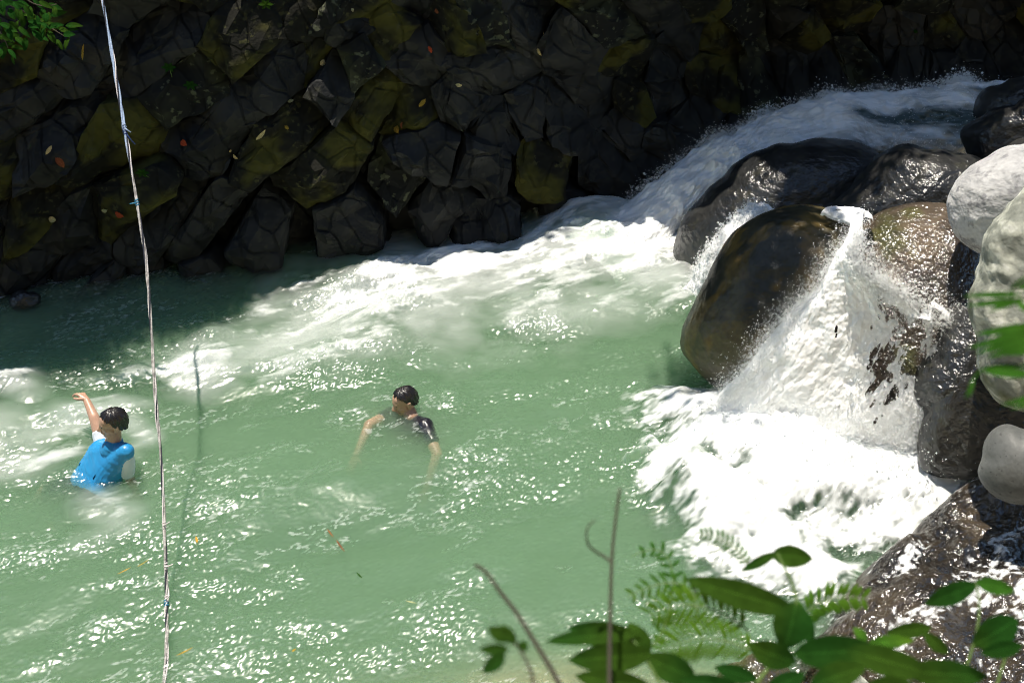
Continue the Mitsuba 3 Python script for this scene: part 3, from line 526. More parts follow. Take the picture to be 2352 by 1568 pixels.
open_trees = [
    ((-5.5, 14.6, 5.2), row([(-150, 700, 0), (40, 690, 0), (200, 680, 0), (-60, 790, 0), (120, 770, 0), (330, 690, 0)], 6.4, (0.95, .8, .5))),
    ((-3.0, 14.8, 5.2), row([(60, 300, 1.2), (250, 380, 1), (-100, 380, 1), (420, 640, 0), (430, 420, .8), (120, 560, .4), (330, 540, .4)], 6.6, (1.0, .8, .5))),
    ((-0.5, 15.0, 5.2), wrow([(480, 260), (620, 300), (780, 280), (960, 260), (640, 120), (820, 100), (1000, 60), (1130, 240)], 6.7, (0.95, .6, .5))),
    ((2.4, 15.4, 5.2), wrow([(1260, 240), (1400, 240), (1240, 80)], 7.0, (0.95, .7, .5), 13.6)),
    ((4.4, 15.6, 5.2), row([(1700, 400, .6), (1850, 330, 1), (1650, 250, 1), (1990, 270, 1.2), (1780, 470, 1), (1680, 620, .9), (1790, 620, 1.1), (1700, 760, .8), (1620, 820, .4)], 7.2, (0.8, .75, .5))),
    ((6.4, 15.4, 5.2), row([(2130, 280, 1.3), (2300, 240, 1.5), (2100, 370, 1.1), (2260, 320, 1.2), (2000, 400, 1.2), (2420, 280, 1.5), (2120, 190, 1.6)], 7.3, (0.95, .7, .5))),
]
for k, (b, bl) in enumerate(open_trees): tree(b, bl, 'leafy tree on the cliff top ' + ('above the far left corner of the pool', 'above the cliff behind the rope', 'above the middle of the cliff', 'above the start of the white water', 'above the two black boulders', 'above the upper stream at top right')[k], seed=40 + k, per=(3400, 3800, 2800, 1800, 620, 520)[k], size=0.13, mat='m_canopy')
for k, (x, y, z) in enumerate([(-7, -4, 10.5), (-3, -5, 12.5), (1, -4.5, 12), (5, -5, 12.5), (8.5, -3, 10.5), (-9.5, 1, 9), (10, 2, 9), (-2, 0, 11.5), (3, 0.5, 11.5), (-6, 1.5, 11), (7, 2, 11), (-4.5, 3.6, 11.2), (5.2, 3.8, 11.3), (-8, 5, 10.5), (8.6, 5.5, 10.5)]):
    tree((x * 1.15, min(y, -3.0) - 0.5, 7.0), [((x, y, z), (2.0, 1.6, 1.5)), ((x + 1.3, y + 0.8, z + 1.2), (1.6, 1.4, 1.2)), ((x - 1.2, y + .6, z - 1.4), (1.5, 1.3, 1.0))], 'leafy tree on the bank behind the photographer', seed=60 + k, per=420, size=0.3, mat='m_leaf', group='trees behind the photographer')

# ---------------------------------------------------------------- the two swimmers
bs('m_skin_tone', {'type': 'principled', 'base_color': proc(lambda p, n, uv: mix((0.40, 0.235, 0.16), (0.50, 0.31, 0.22), fbm(p.x * 14, p.y * 14, p.z * 14, 3))), 'roughness': 0.38, 'specular': 0.5})
bs('m_hair', {'type': 'principled', 'base_color': rgb(0.012, 0.010, 0.010), 'roughness': 0.32, 'specular': 0.6})
bs('m_blue_cloth', {'type': 'principled', 'base_color': proc(lambda p, n, uv: mix((0.010, 0.19, 0.46), (0.03, 0.27, 0.54), fbm(p.x * 12, p.y * 12, p.z * 5, 3))), 'roughness': 0.35, 'specular': 0.5})
bs('m_pale_cloth', {'type': 'principled', 'base_color': rgb(0.62, 0.66, 0.70), 'roughness': 0.5})
bs('m_black_cloth', {'type': 'principled', 'base_color': rgb(0.014, 0.014, 0.020), 'roughness': 0.30, 'specular': 0.6})
bs('m_navy_cloth', {'type': 'principled', 'base_color': rgb(0.012, 0.02, 0.035), 'roughness': 0.5})
bs('m_eye', {'type': 'principled', 'base_color': rgb(0.02, 0.015, 0.012), 'roughness': 0.2})
def ball(c, r):
    m = trimesh.creation.icosphere(2, r); return np.asarray(m.vertices) + np.asarray(c)
def hull_of(*vs):
    return m3.Manifold.hull_points(np.vstack(vs).astype(np.float32))
def chain(joints): return [hull_of(ball(a, ra), ball(b, rb)) for (a, ra), (b, rb) in zip(joints[:-1], joints[1:])]
def fuse(ms, edge, smooth_it=12):
    m = m3.Manifold.batch_boolean(ms, m3.OpType.Add).refine_to_length(edge).to_mesh()
    t = trimesh.Trimesh(m.vert_properties[:, :3], m.tri_verts, process=True)
    v0 = np.array(t.vertices); trimesh.smoothing.filter_taubin(t, 0.5, 0.52, smooth_it)
    dv = np.array(t.vertices) - v0; ln = np.linalg.norm(dv, axis=1, keepdims=True); t.vertices = v0 + np.where(ln > 0.02, 0, dv); return t
def head_shape(fwd, up, c, size=1.0):
    """skull, jaw, nose, brow, lips and ears as one surface; returns (list of solids, frame)"""
    f = unit(fwd); u = unit(np.asarray(up) - f * np.dot(up, f)); s_ = np.cross(u, f)
    L = lambda x, y, z: np.asarray(c) + size * (s_ * x + f * y + u * z)
    eb = lambda p, r: ball(L(*p), r * size)
    S = [hull_of(eb((0, -0.020, 0.035), 0.078), eb((0, 0.022, 0.035), 0.066), eb((0, -0.03, 0.0), 0.07), eb((0, 0.03, 0.0), 0.055)),
         hull_of(eb((0.034, 0.02, -0.03), 0.034), eb((-0.034, 0.02, -0.03), 0.034), eb((0, 0.062, -0.088), 0.02), eb((0.03, 0.0, -0.07), 0.024), eb((-0.03, 0.0, -0.07), 0.024), eb((0, 0.04, 0.02), 0.055)),
         hull_of(eb((0, 0.086, 0.010), 0.008), eb((0, 0.108, -0.026), 0.011), eb((0.012, 0.092, -0.030), 0.010), eb((-0.012, 0.092, -0.030), 0.010)),
         hull_of(eb((0.035, 0.07, 0.026), 0.011), eb((-0.035, 0.07, 0.026), 0.011), eb((0, 0.082, 0.026), 0.010)),
         hull_of(eb((0.018, 0.079, -0.056), 0.009), eb((-0.018, 0.079, -0.056), 0.009), eb((0, 0.088, -0.056), 0.009)),
         hull_of(eb((0.04, 0.052, -0.02), 0.02), eb((0.025, 0.062, -0.03), 0.016)), hull_of(eb((-0.04, 0.052, -0.02), 0.02), eb((-0.025, 0.062, -0.03), 0.016))]
    for e in (1, -1):
        S.append(hull_of(eb((e * 0.078, -0.008, 0.015), 0.012), eb((e * 0.084, -0.022, 0.018), 0.011), eb((e * 0.074, -0.006, -0.032), 0.010), eb((e * 0.080, -0.02, -0.01), 0.010)))
    return S, L
def hair_mesh(L, c, size, fringe, seed, long=1.0):
    """a cap of wet hair, thick over the crown and back, parted in locks, that dives into the head below the hairline"""
    m = trimesh.creation.icosphere(5, 1.0); d = np.array(m.vertices)
    x, y, z = d.T
    yaw = np.arctan2(np.abs(x), y)                                                     # 0 at the face, pi at the nape
    line = np.interp(yaw, [0, 0.6, 1.1, 1.5, 1.9, 2.4, 3.2], [0.74 - fringe, 0.68 - fringe, 0.42 - fringe * .8, -0.12 * long, -0.62 * long, -0.86 * long, -0.9 * long])
    jag = 0.26 * (vnoise(np.stack([yaw * 9 * np.sign(x), z * 1.5, 0 * x], 1), seed) - 0.5)
    on = sstep(-0.05, 0.06, z - line + jag)
    lock = vnoise(np.stack([np.arctan2(x, y) * 9, z * 2.0, 0 * x], 1), seed + 1) + 0.6 * vnoise(np.stack([np.arctan2(x, y) * 20, z * 3.0, 0 * x + 4], 1), seed + 2) - 0.8
    r = 0.78 + on * (0.30 + 0.13 * lock)
    hr = np.sqrt(np.maximum(1e-4, x * x + y * y)); g = np.where(z < 0, np.minimum((0.62 + 0.38 * hr) / hr, 2.5), 1.0)
    V = np.stack([x * g * 0.083 * r, -0.014 + y * g * 0.098 * r, 0.030 + z * np.where(z > 0, 0.088, 0.095) * r], 1)
    W = np.array([L(*p) for p in V]); return trimesh.Trimesh(W, m.faces[:, ::-1], process=False)
def finger_set(wrist, along, palm_n, side, curl, size=1.0):
    """palm, four unequal fingers bent by curl at each joint and a thumb from the side of the palm"""
    a = unit(along); n = unit(np.asarray(palm_n) - a * np.dot(palm_n, a)); s_ = np.cross(a, n) * side; w = np.asarray(wrist, float)
    out = [hull_of(ball(w, 0.026 * size), *[ball(w + a * 0.082 * size + s_ * k * size, 0.0135 * size) for k in (-0.03, -0.01, 0.01, 0.03)])]
    for k, Lf in zip((-0.031, -0.0105, 0.0105, 0.031), (0.062, 0.078, 0.084, 0.074)):
        p = w + a * 0.084 * size + s_ * k * size; ang = 0.15; J = [(p, 0.0105 * size)]
        for q in (0.45, 0.32, 0.25):
            ang += curl; p = p + (a * math.cos(ang) + n * math.sin(ang) + s_ * k * 2) * Lf * q * size; J.append((p, (0.0105 - 0.0018 * len(J)) * size))
        out += chain(J)
    t0 = w + a * 0.02 * size + s_ * 0.022 * size; t1 = t0 + (a * 0.5 + s_ * 0.8 + n * 0.25) * 0.045 * size; t2 = t1 + (a * 0.85 + s_ * 0.2 + n * 0.45) * 0.036 * size
    return out + chain([(t0, 0.016 * size), (t1, 0.0125 * size), (t2, 0.0095 * size)])
def eyes(t, L, size):
    for e in (1, -1): put('eye', trimesh.Trimesh(ball(L(e * 0.031, 0.079, 0.008), 0.0075 * size), trimesh.creation.icosphere(2).faces), 'm_eye', t, smooth=True)

# the swimmer with the raised arm
p1 = 'person'; tag(p1, 'person in a blue shirt with white sleeves, waist deep, right arm raised and looking left', 'person')
HC = Py(258, 972, 8.84); NK = Py(262, 1008, 8.84)
sr, sl = Py(236, 1020, 9.02), Py(289, 1036, 8.74); ch = Py(248, 1056, 8.84); wa = Py(224, 1096, 8.80); pe = Py(208, 1130, 8.74)
er, wr_ = Py(216, 958, 9.16), Py(199, 919, 9.28)
el, wl_ = Pz(293, 1086, -0.02), Pz(310, 1124, -0.16)
S1, L1 = head_shape((-0.86, -0.36, -0.06), (0.08, -0.02, 1), HC, 1.06)
arm = unit(wr_ - er)
body = S1 + chain([(HC + [0.01, 0, -0.05], 0.052), (NK, 0.058), ((NK + ch) / 2, 0.08)]) +     [hull_of(ball(sr, 0.055), ball(sl, 0.055), ball(ch + [-0.06, 0.06, 0], 0.11), ball(ch + [0.06, -0.05, 0], 0.11)), hull_of(ball(ch + [-0.06, 0.06, 0], 0.11), ball(ch + [0.06, -0.05, 0], 0.11), ball(wa + [-0.06, .05, 0], 0.11), ball(wa + [0.06, -.05, 0], 0.11)),
     hull_of(ball(wa + [-0.05, 0.05, 0], 0.11), ball(wa + [0.05, -0.05, 0], 0.11), ball(pe + [-0.06, 0.06, 0], 0.115), ball(pe + [0.06, -0.06, 0], 0.115))] +     chain([(sr, 0.056), (er, 0.042), (wr_, 0.028)]) + finger_set(wr_, arm * 0.8 + np.array([-0.35, 0.1, -0.1]), (-0.7, 0.2, -0.65), 1, 0.42, 0.95) +     chain([(sl, 0.056), (el, 0.044), (wl_, 0.028)]) + finger_set(wl_, wl_ - el, (-0.5, 0.3, -0.3), -1, 0.2, 0.95) +     chain([(pe + [-0.06, 0.06, 0], 0.10), (pe + [-0.42, 0.12, -0.12], 0.07), (pe + [-0.62, 0.25, -0.42], 0.045)]) + chain([(pe + [0.06, -0.06, 0], 0.10), (pe + [-0.28, -0.12, -0.26], 0.07), (pe + [-0.36, 0.0, -0.62], 0.045)])
scene[p1] = ply(fuse(body, 0.013, 10), 'm_skin_tone', smooth=True)
shirt = [hull_of(ball(sr + [0.012, 0, -0.01], 0.064), ball(sl, 0.068), ball(ch + [-0.06, 0.06, 0], 0.124), ball(ch + [0.06, -0.05, 0], 0.124)), hull_of(ball(ch + [-0.06, 0.06, 0], 0.122), ball(ch + [0.06, -0.05, 0], 0.122), ball(wa + [-0.06, .05, 0], 0.126), ball(wa + [0.06, -.05, 0], 0.126)),
         hull_of(ball(wa + [-0.06, .05, 0], 0.126), ball(wa + [0.06, -.05, 0], 0.126), ball((wa + pe) / 2 + [-0.07, .05, 0], 0.128), ball((wa + pe) / 2 + [0.07, -.05, 0], 0.128)), hull_of(ball(NK + [0, 0, -0.04], 0.070), ball(NK + [-0.02, -0.02, -0.085], 0.098))]
def creased(m, amp, freq, seed):
    v = np.array(m.vertices); q = v @ np.array([[0.8, 0.2, 0.3], [0.1, 0.7, -0.4], [-0.5, 0.3, 0.8]])
    m.vertices = v + np.array(m.vertex_normals) * (amp * 2 * (np.abs(vfbm(q * freq, 3, seed) - 0.5) * 2 - 0.3))[:, None]; return m
put('shirt', creased(fuse(shirt, 0.013, 8), 0.008, np.array([9, 9, 24]), 3), 'm_blue_cloth', p1, smooth=True)
put('sleeve', creased(fuse(chain([(sl * 0.85 + el * 0.15, 0.060), (sl * 0.45 + el * 0.55, 0.067), (el, 0.060)]), 0.011, 4), 0.006, np.array([16, 16, 22]), 4), 'm_pale_cloth', p1, smooth=True)
put('sleeve', creased(fuse(chain([(sr, 0.066), (sr * 0.62 + er * 0.38, 0.058)]), 0.011, 4), 0.006, np.array([16, 16, 22]), 5), 'm_pale_cloth', p1, smooth=True)
put('shorts', fuse([hull_of(ball(pe + [-0.06, 0.06, 0], 0.125), ball(pe + [0.06, -0.06, 0], 0.125)), hull_of(ball(pe + [-0.06, 0.06, 0], 0.122), ball(pe + [-0.34, 0.10, -0.09], 0.095)), hull_of(ball(pe + [0.06, -0.06, 0], 0.122), ball(pe + [-0.22, -0.10, -0.22], 0.095))], 0.02, 6), 'm_navy_cloth', p1, smooth=True)
put('hair', hair_mesh(L1, HC, 1.02, 0.16, 11, 0.95), 'm_hair', p1, smooth=True)
eyes(p1, L1, 1.0)
# the swimmer up to the neck
p2 = 'person_001'; tag(p2, 'person in a black shirt, in the water up to the shoulders, head turned left', 'person')
HC = Py(929, 922, 9.60); NK = Py(945, 957, 9.54)
sl, sr = Py(977, 978, 9.42), Py(899, 952, 9.74); ch = (sl + sr) / 2 + [0.02, -0.02, -0.20]; wa = ch + [0.06, 0.05, -0.3]
er, wr_ = Py(848, 976, 9.5), Py(815, 1010, 9.25); er[2] = min(er[2], -0.10); wr_[2] = -0.24
el, wl_ = Py(1003, 1010, 9.18), Py(975, 1060, 8.95); el[2] = min(el[2], -0.17); wl_[2] = -0.36
S2, L2 = head_shape((-0.82, -0.36, -0.24), (-0.12, 0.05, 1), HC, 1.06)
body = S2 + chain([(HC + [0.02, 0, -0.05], 0.055), (NK, 0.060), ((NK + ch) / 2, 0.085)]) +     [hull_of(ball(sr, 0.058), ball(sl, 0.058), ball(ch + [-0.09, 0.08, 0], 0.11), ball(ch + [0.09, -0.08, 0], 0.11)), hull_of(ball(ch + [-0.09, 0.08, 0], 0.11), ball(ch + [0.09, -0.08, 0], 0.11), ball(wa + [-0.06, .05, 0], 0.10), ball(wa + [0.06, -.05, 0], 0.10)),
     hull_of(ball(wa, 0.13), ball(wa + [0.05, 0.1, -0.2], 0.13))] + chain([(sr, 0.058), (er, 0.045), (wr_, 0.03)]) + finger_set(wr_, wr_ - er, (0.1, 0, -1), 1, 0.1) +     chain([(sl, 0.058), (el, 0.045), (wl_, 0.03)]) + finger_set(wl_, wl_ - el, (0.1, 0, -1), -1, 0.1) +     chain([(wa + [0.0, 0.1, -0.2], 0.1), (wa + [0.25, 0.4, -0.45], 0.07), (wa + [0.3, 0.8, -0.4], 0.045)]) + chain([(wa + [0.1, 0.1, -0.2], 0.1), (wa + [0.42, 0.3, -0.4], 0.07), (wa + [0.6, 0.7, -0.35], 0.045)])
scene[p2] = ply(fuse(body, 0.013, 10), 'm_skin_tone', smooth=True)
shirt = [hull_of(ball(sr, 0.068), ball(sl, 0.068), ball(ch + [-0.09, 0.08, 0], 0.122), ball(ch + [0.09, -0.08, 0], 0.122)), hull_of(ball(ch + [-0.09, 0.08, 0], 0.122), ball(ch + [0.09, -0.08, 0], 0.122), ball(wa, 0.13)), hull_of(ball(NK + [0, 0, -0.035], 0.076), ball(NK + [0, 0, -0.06], 0.09))] +     chain([(sl, 0.068), (sl * 0.45 + el * 0.55, 0.062)]) + chain([(sr, 0.068), (sr * 0.6 + er * 0.4, 0.062)])
put('shirt', creased(fuse(shirt, 0.013, 8), 0.007, np.array([12, 12, 22]), 7), 'm_black_cloth', p2, smooth=True)
put('hair', hair_mesh(L2, HC, 1.0, 0.02, 15, 0.8), 'm_hair', p2, smooth=True)
eyes(p2, L2, 1.0)

# ---------------------------------------------------------------- the rope
rp = thing('rope', 'long frayed rope of twisted strands hanging from the upper left down into the pool', 'rope')
uvs = [(228, -60), (236, 0), (262, 150), (285, 290), (312, 450), (335, 600), (350, 800), (360, 940), (370, 1050), (377, 1200), (382, 1330), (384, 1400), (386, 1480), (382, 1560), (380, 1640)]
yv = np.interp([v for _, v in uvs], [-60, 1395, 1640], [10.9, 7.24, 6.30])
ctl = np.array([Py(u, v, y) for (u, v), y in zip(uvs, yv)]); ctl[11:, 2] = [0.01, 0.012, -0.005, 0.02]
core = spline(ctl, 700); tt = np.linspace(0, 1, 700)
tan = unit(np.gradient(core, axis=0)); ra = unit(np.cross(tan, [0, 1, 0.2])); rb = np.cross(tan, ra)
def f_rope(p, n, uv):
    a = fbm(p.x * 40, p.y * 40, p.z * 25, 3); tw = noise(p.x * 260, p.y * 260, p.z * 260)
    c = mix((0.20, 0.19, 0.18), (0.48, 0.46, 0.44), smoothstep(0.3, 0.7, a))
    return mix(c, (0.30, 0.42, 0.62), smoothstep(2.05, 2.35, p.z) * 0.8) * (0.6 + 0.7 * tw)
bs('m_rope', {'type': 'principled', 'base_color': proc(f_rope), 'roughness': 0.6})
bs('m_dark_rope', {'type': 'principled', 'base_color': rgb(0.02, 0.02, 0.028), 'roughness': 0.35, 'specular': 0.6})
bs('m_white_rope', {'type': 'principled', 'base_color': rgb(0.6, 0.56, 0.56), 'roughness': 0.6})
bs('m_blue_tie', {'type': 'principled', 'base_color': rgb(0.03, 0.20, 0.34), 'roughness': 0.5})
bs('m_navy_tie', {'type': 'principled', 'base_color': rgb(0.02, 0.045, 0.16), 'roughness': 0.5})
wob = np.interp(tt, np.linspace(0, 1, 15), np.random.default_rng(3).uniform(0.5, 1.4, 15))
for k, (mat, r0, rr, ph, tw) in enumerate([('m_rope', 0.0075, 0.0068, 0, 60), ('m_rope', 0.0066, 0.0072, 2.1, 60), ('m_dark_rope', 0.0064, 0.0070, 4.2, 60), ('m_white_rope', 0.0042, 0.0115, 1.0, 44)]):
    an = ph + tw * tt * (1 + 0.02 * np.sin(tt * 30))
    amp = rr * wob * (1 + (0.5 * np.sin(tt * 55) if k == 3 else 0))
    put('strand', tube(core + ra * (amp * np.cos(an))[:, None] + rb * (amp * np.sin(an))[:, None], r0 * (0.8 + 0.3 * wob), 6), mat, rp, smooth=True)
def at_rope(v): return core[np.argmin(np.abs(784 - FP * ((core - EYE) @ UP) / ((core - EYE) @ FWD) - v))]
def knot(v, mat, r, name, tails=()):
    c = at_rope(v); k = np.linspace(0, 2 * np.pi * 2.3, 40); i = np.argmin(((core - c) ** 2).sum(1))
    P = c + ra[i] * (r * np.cos(k))[:, None] + rb[i] * (r * np.sin(k))[:, None] + tan[i] * ((k / 14 - 0.5) * 0.045)[:, None]
    ms = [tube(P, 0.0055, 6)] + [tube(spline([c, c + np.array(t) * 0.5 + [0, -0.02, 0.01], c + np.array(t)], 10), np.linspace(0.007, 0.004, 10), 6) for t in tails]
    put(name, trimesh.util.concatenate(ms), mat, rp, smooth=True)
knot(292, 'm_rope', 0.015, 'knot', [(0.05, -0.02, -0.03)]); knot(302, 'm_navy_tie', 0.013, 'tie', [(0.07, -0.02, -0.10)])
knot(466, 'm_blue_tie', 0.012, 'tie', [(-0.05, -0.02, 0.0)]); knot(1385, 'm_blue_tie', 0.015, 'tie')
for v, t in ((1205, (0.05, -0.02, 0.05)), (1300, (0.06, -0.02, 0.04)), (1375, (0.03, -0.01, 0.05))): knot(v, 'm_white_rope', 0.012, 'frayed_end', [t])

# ---------------------------------------------------------------- plants in front of the lens
def pd(u, v, d): return Pd(u, v, d)
def big_leaf(plant, base, tip, w, d, mat, facing=(0, -0.35, 1), bend=0.10, d2=None, fold=0.2):
    b, t = Pd(*base, d), Pd(*tip, d if d2 is None else d2); wid = w / FP * d
    put('leaf', leaf_mesh(b, t, wid, unit(facing), bend, fold), mat, plant, smooth=True)
sh = thing('leafy_shrub', 'dark green broad leaved shrub in front of the lens at bottom right', 'shrub')
root = np.array([0.75, 1.2, 4.55])
main = [(1690, 1620), (1760, 1540), (1815, 1440), (1830, 1380), (1800, 1300), (1785, 1270)]
put('stem', tube(spline([root] + [Pd(u, v, 2.6) for u, v in main], 40), np.linspace(0.008, 0.0025, 40)), 'm_stem', sh, smooth=True)
put('stem', tube(spline([root] + [Pd(u, v, 2.4) for u, v in [(1560, 1640), (1500, 1540), (1440, 1455), (1400, 1440)]], 30), np.linspace(0.007, 0.002, 30)), 'm_stem', sh, smooth=True)
put('stem', tube(spline([root + [0.2, 0, 0]] + [Pd(u, v, 2.7) for u, v in [(2180, 1640), (2230, 1500), (2250, 1400), (2240, 1335)]], 30), np.linspace(0.006, 0.002, 30)), 'm_stem', sh, smooth=True)
put('stem', tube(spline([root + [0.3, 0, 0]] + [Pd(u, v, 2.7) for u, v in [(2260, 1660), (2300, 1540), (2330, 1425)]], 30), np.linspace(0.006, 0.002, 30)), 'm_stem', sh, smooth=True)
Fv = (0, -0.75, 0.65); Fu = (0.1, -0.55, 0.85); Fr = (0.3, -0.8, 0.5); Fl = (-0.35, -0.75, 0.5)
for base, tip, w, d, mat, fc in [
    ((1832, 1405), (1572, 1328), 62, 2.6, 'm_leaf', Fv), ((1770, 1272), (1868, 1283), 50, 2.8, 'm_leaf', Fv), ((1785, 1268), (1700, 1312), 24, 2.8, 'm_leaf', Fl),
    ((1470, 1455), (1252, 1474), 40, 2.4, 'm_leaf', Fu), ((1475, 1470), (1305, 1440), 62, 2.45, 'm_leaf', Fr), ((1500, 1500), (1305, 1515), 66, 2.4, 'm_leaf', Fv), ((1478, 1520), (1445, 1428), 60, 2.5, 'm_leaf', Fr),
    ((1600, 1560), (1478, 1505), 64, 2.45, 'm_leaf', Fv), ((1500, 1580), (1320, 1550), 56, 2.35, 'm_leaf', Fv), ((1830, 1380), (1800, 1490), 86, 2.6, 'm_leaf', Fv), ((1800, 1400), (1870, 1470), 60, 2.7, 'm_leaf', Fr),
    ((1830, 1520), (1718, 1478), 62, 2.5, 'm_leaf', Fl), ((1820, 1500), (2020, 1490), 74, 2.5, 'm_leaf', Fv), ((1940, 1490), (2150, 1550), 62, 2.45, 'm_leaf', Fv), ((2080, 1540), (2270, 1552), 62, 2.45, 'm_leaf', Fv),
    ((2245, 1338), (2122, 1388), 46, 2.7, 'm_leaf', Fl), ((2240, 1334), (2332, 1358), 34, 2.7, 'm_frond', Fr), ((2338, 1420), (2232, 1482), 66, 2.7, 'm_leaf', Fl), ((2140, 1440), (2035, 1452), 34, 2.9, 'm_leaf', Fv),
    ((1990, 1480), (2100, 1470), 30, 2.8, 'm_frond', Fu), ((1990, 1475), (1960, 1440), 24, 2.8, 'm_frond', Fu), ((1700, 1580), (1560, 1558), 44, 2.3, 'm_leaf', Fv), ((1740, 1560), (1640, 1530), 40, 2.4, 'm_leaf', Fv),
    ((1860, 1575), (1990, 1530), 60, 2.35, 'm_leaf', Fu), ((1980, 1580), (2140, 1600), 70, 2.3, 'm_leaf', Fv), ((2350, 1480), (2250, 1500), 36, 2.6, 'm_leaf', Fv), ((2180, 1500), (2120, 1450), 30, 2.8, 'm_leaf', Fl), ((1760, 1590), (1850, 1545), 46, 2.35, 'm_leaf', Fu)]:
    big_leaf(sh, base, tip, w, d, mat, fc)
tw = thing('bare_twig', 'bare upright twig with a side shoot rising from the dark leaves', 'twig')
put('stem', tube(spline([Pd(1402, 1640, 2.3)] + [Pd(u, v, 2.3) for u, v in [(1400, 1500), (1402, 1400), (1405, 1290), (1413, 1200), (1424, 1120)]], 30), np.linspace(0.0042, 0.0022, 30)), 'm_twig', tw, smooth=True)
put('side_shoot', tube(spline([Pd(1405, 1292, 2.3), Pd(1372, 1268, 2.3), Pd(1349, 1244, 2.28), Pd(1352, 1208, 2.27), Pd(1368, 1196, 2.27)], 20), np.linspace(0.0026, 0.0012, 20)), 'm_twig', tw, smooth=True)
tw = thing('bare_twig', 'bent bare twig leaning to the left of the upright one', 'twig')
put('stem', tube(spline([Pd(1300, 1600, 2.1)] + [Pd(u, v, 2.1) for u, v in [(1258, 1522), (1215, 1452), (1178, 1395), (1150, 1360), (1120, 1318), (1090, 1296)]], 30), np.linspace(0.0042, 0.0028, 30)), 'm_twig', tw, smooth=True)
sp = thing('leafy_sprig', 'small dark out of focus sprig beside the bent twig', 'sprig')
put('stem', tube(spline([Pd(1230, 1600, 1.9), Pd(1200, 1500, 1.9), Pd(1150, 1445, 1.9)], 14), np.linspace(0.003, 0.0012, 14)), 'm_twig', sp, smooth=True)
for b, t, w in (((1175, 1470), (1120, 1440), 34), ((1185, 1480), (1150, 1432), 28), ((1195, 1495), (1208, 1470), 26), ((1160, 1500), (1108, 1545), 34), ((1170, 1490), (1100, 1490), 26)): big_leaf(sp, b, t, w, 1.9, 'm_leaf', Fv)
def frond(label, pts, d, n, length, w, mat, face=Fv, drop=0.5, both=True):
    f = thing('feathery_frond', label, 'frond'); P = spline([Pd(u, v, d) for u, v in pts], 40)
    put('stalk', tube(P, np.linspace(0.0022, 0.0008, 40), 5), 'm_stem', f, smooth=True)
    t = unit(np.gradient(P, axis=0)); fc = unit(face); ms = []
    for k in range(n):
        i = int(3 + 36 * k / n); s_ = unit(np.cross(t[i], fc))
        for e in ((1, -1) if both else (1,)):
            dirn = unit(s_ * e * 0.9 + t[i] * 0.55 + np.array([0, 0, -drop * 0.3])); Lx = length * (0.55 + 0.45 * math.sin(math.pi * (k + 1) / (n + 1))) * rng.uniform(0.85, 1.1)
            ms.append(leaf_mesh(P[i], P[i] + dirn * Lx, w, fc, 0.10, 0.1, 6, 3))
    return f, ms
def dense_frond(*a, **k):
    f, ms = frond(*a, **k); put('leaflets', trimesh.util.concatenate(ms), a[6], f, smooth=True, kind='stuff', label='rows of narrow leaflets')
dense_frond('pale green feathery frond tip over the foaming plunge pool', [(1500, 1480), (1545, 1350), (1530, 1275), (1450, 1278)], 2.9, 12, 0.028, 0.008, 'm_frond')
dense_frond('fine feathery frond uppermost in front of the white foam', [(1720, 1300), (1680, 1252), (1640, 1232), (1600, 1224)], 2.9, 11, 0.024, 0.007, 'm_frond')
dense_frond('dark feathery frond left of the long dark leaf', [(1600, 1420), (1560, 1340), (1500, 1345), (1440, 1372)], 2.7, 10, 0.03, 0.007, 'm_frond')
dense_frond('dark feathery frond drooping in a comb below the long dark leaf', [(1720, 1450), (1640, 1400), (1560, 1390), (1490, 1415)], 2.6, 22, 0.05, 0.006, 'm_frond', both=True)
dense_frond('second dark comb of narrow leaflets over the glittering shallows', [(1740, 1500), (1660, 1470), (1580, 1470), (1520, 1500)], 2.55, 20, 0.05, 0.006, 'm_frond')
dense_frond('pale blurred feathery frond in front of the wet ledge', [(1830, 1470), (1880, 1385), (1940, 1370), (1995, 1375)], 2.9, 14, 0.04, 0.011, 'm_frond')
def open_frond(label, stalk, fingers, d):
    f = thing('feathery_frond', label, 'frond', 'bright fronds at the right edge')
    put('stalk', tube(spline([Pd(u, v, d) for u, v in stalk], 20), np.linspace(0.003, 0.0015, 20), 6), 'm_frond', f, smooth=True)
    for b, t, w in fingers: put('leaflet', leaf_mesh(Pd(*b, d), Pd(*t, d * 0.995), w / FP * d, unit(Fv), 0.06, 0.12, 10, 5), 'm_frond', f, smooth=True)
open_frond('bright green frond at the right edge, highest of the three', [(2400, 640), (2352, 640), (2325, 665), (2330, 700)], [((2352, 676), (2212, 680), 15), ((2352, 690), (2220, 702), 15), ((2352, 684), (2270, 715), 13), ((2330, 690), (2380, 730), 16), ((2335, 660), (2390, 655), 14)], 2.1)
open_frond('bright green frond at the right edge, middle of the three', [(2420, 735), (2352, 745), (2310, 760)], [((2400, 745), (2240, 768), 20), ((2400, 752), (2222, 800), 18), ((2400, 765), (2240, 812), 18), ((2400, 780), (2265, 822), 16), ((2400, 800), (2300, 815), 14)], 2.1)
open_frond('bright green frond at the right edge, lowest, with a curled stalk', [(2400, 840), (2310, 838), (2255, 850), (2232, 880), (2218, 915)], [((2255, 850), (2380, 862), 24), ((2400, 905), (2300, 930), 14), ((2400, 920), (2320, 938), 10), ((2235, 868), (2225, 912), 9)], 2.1)

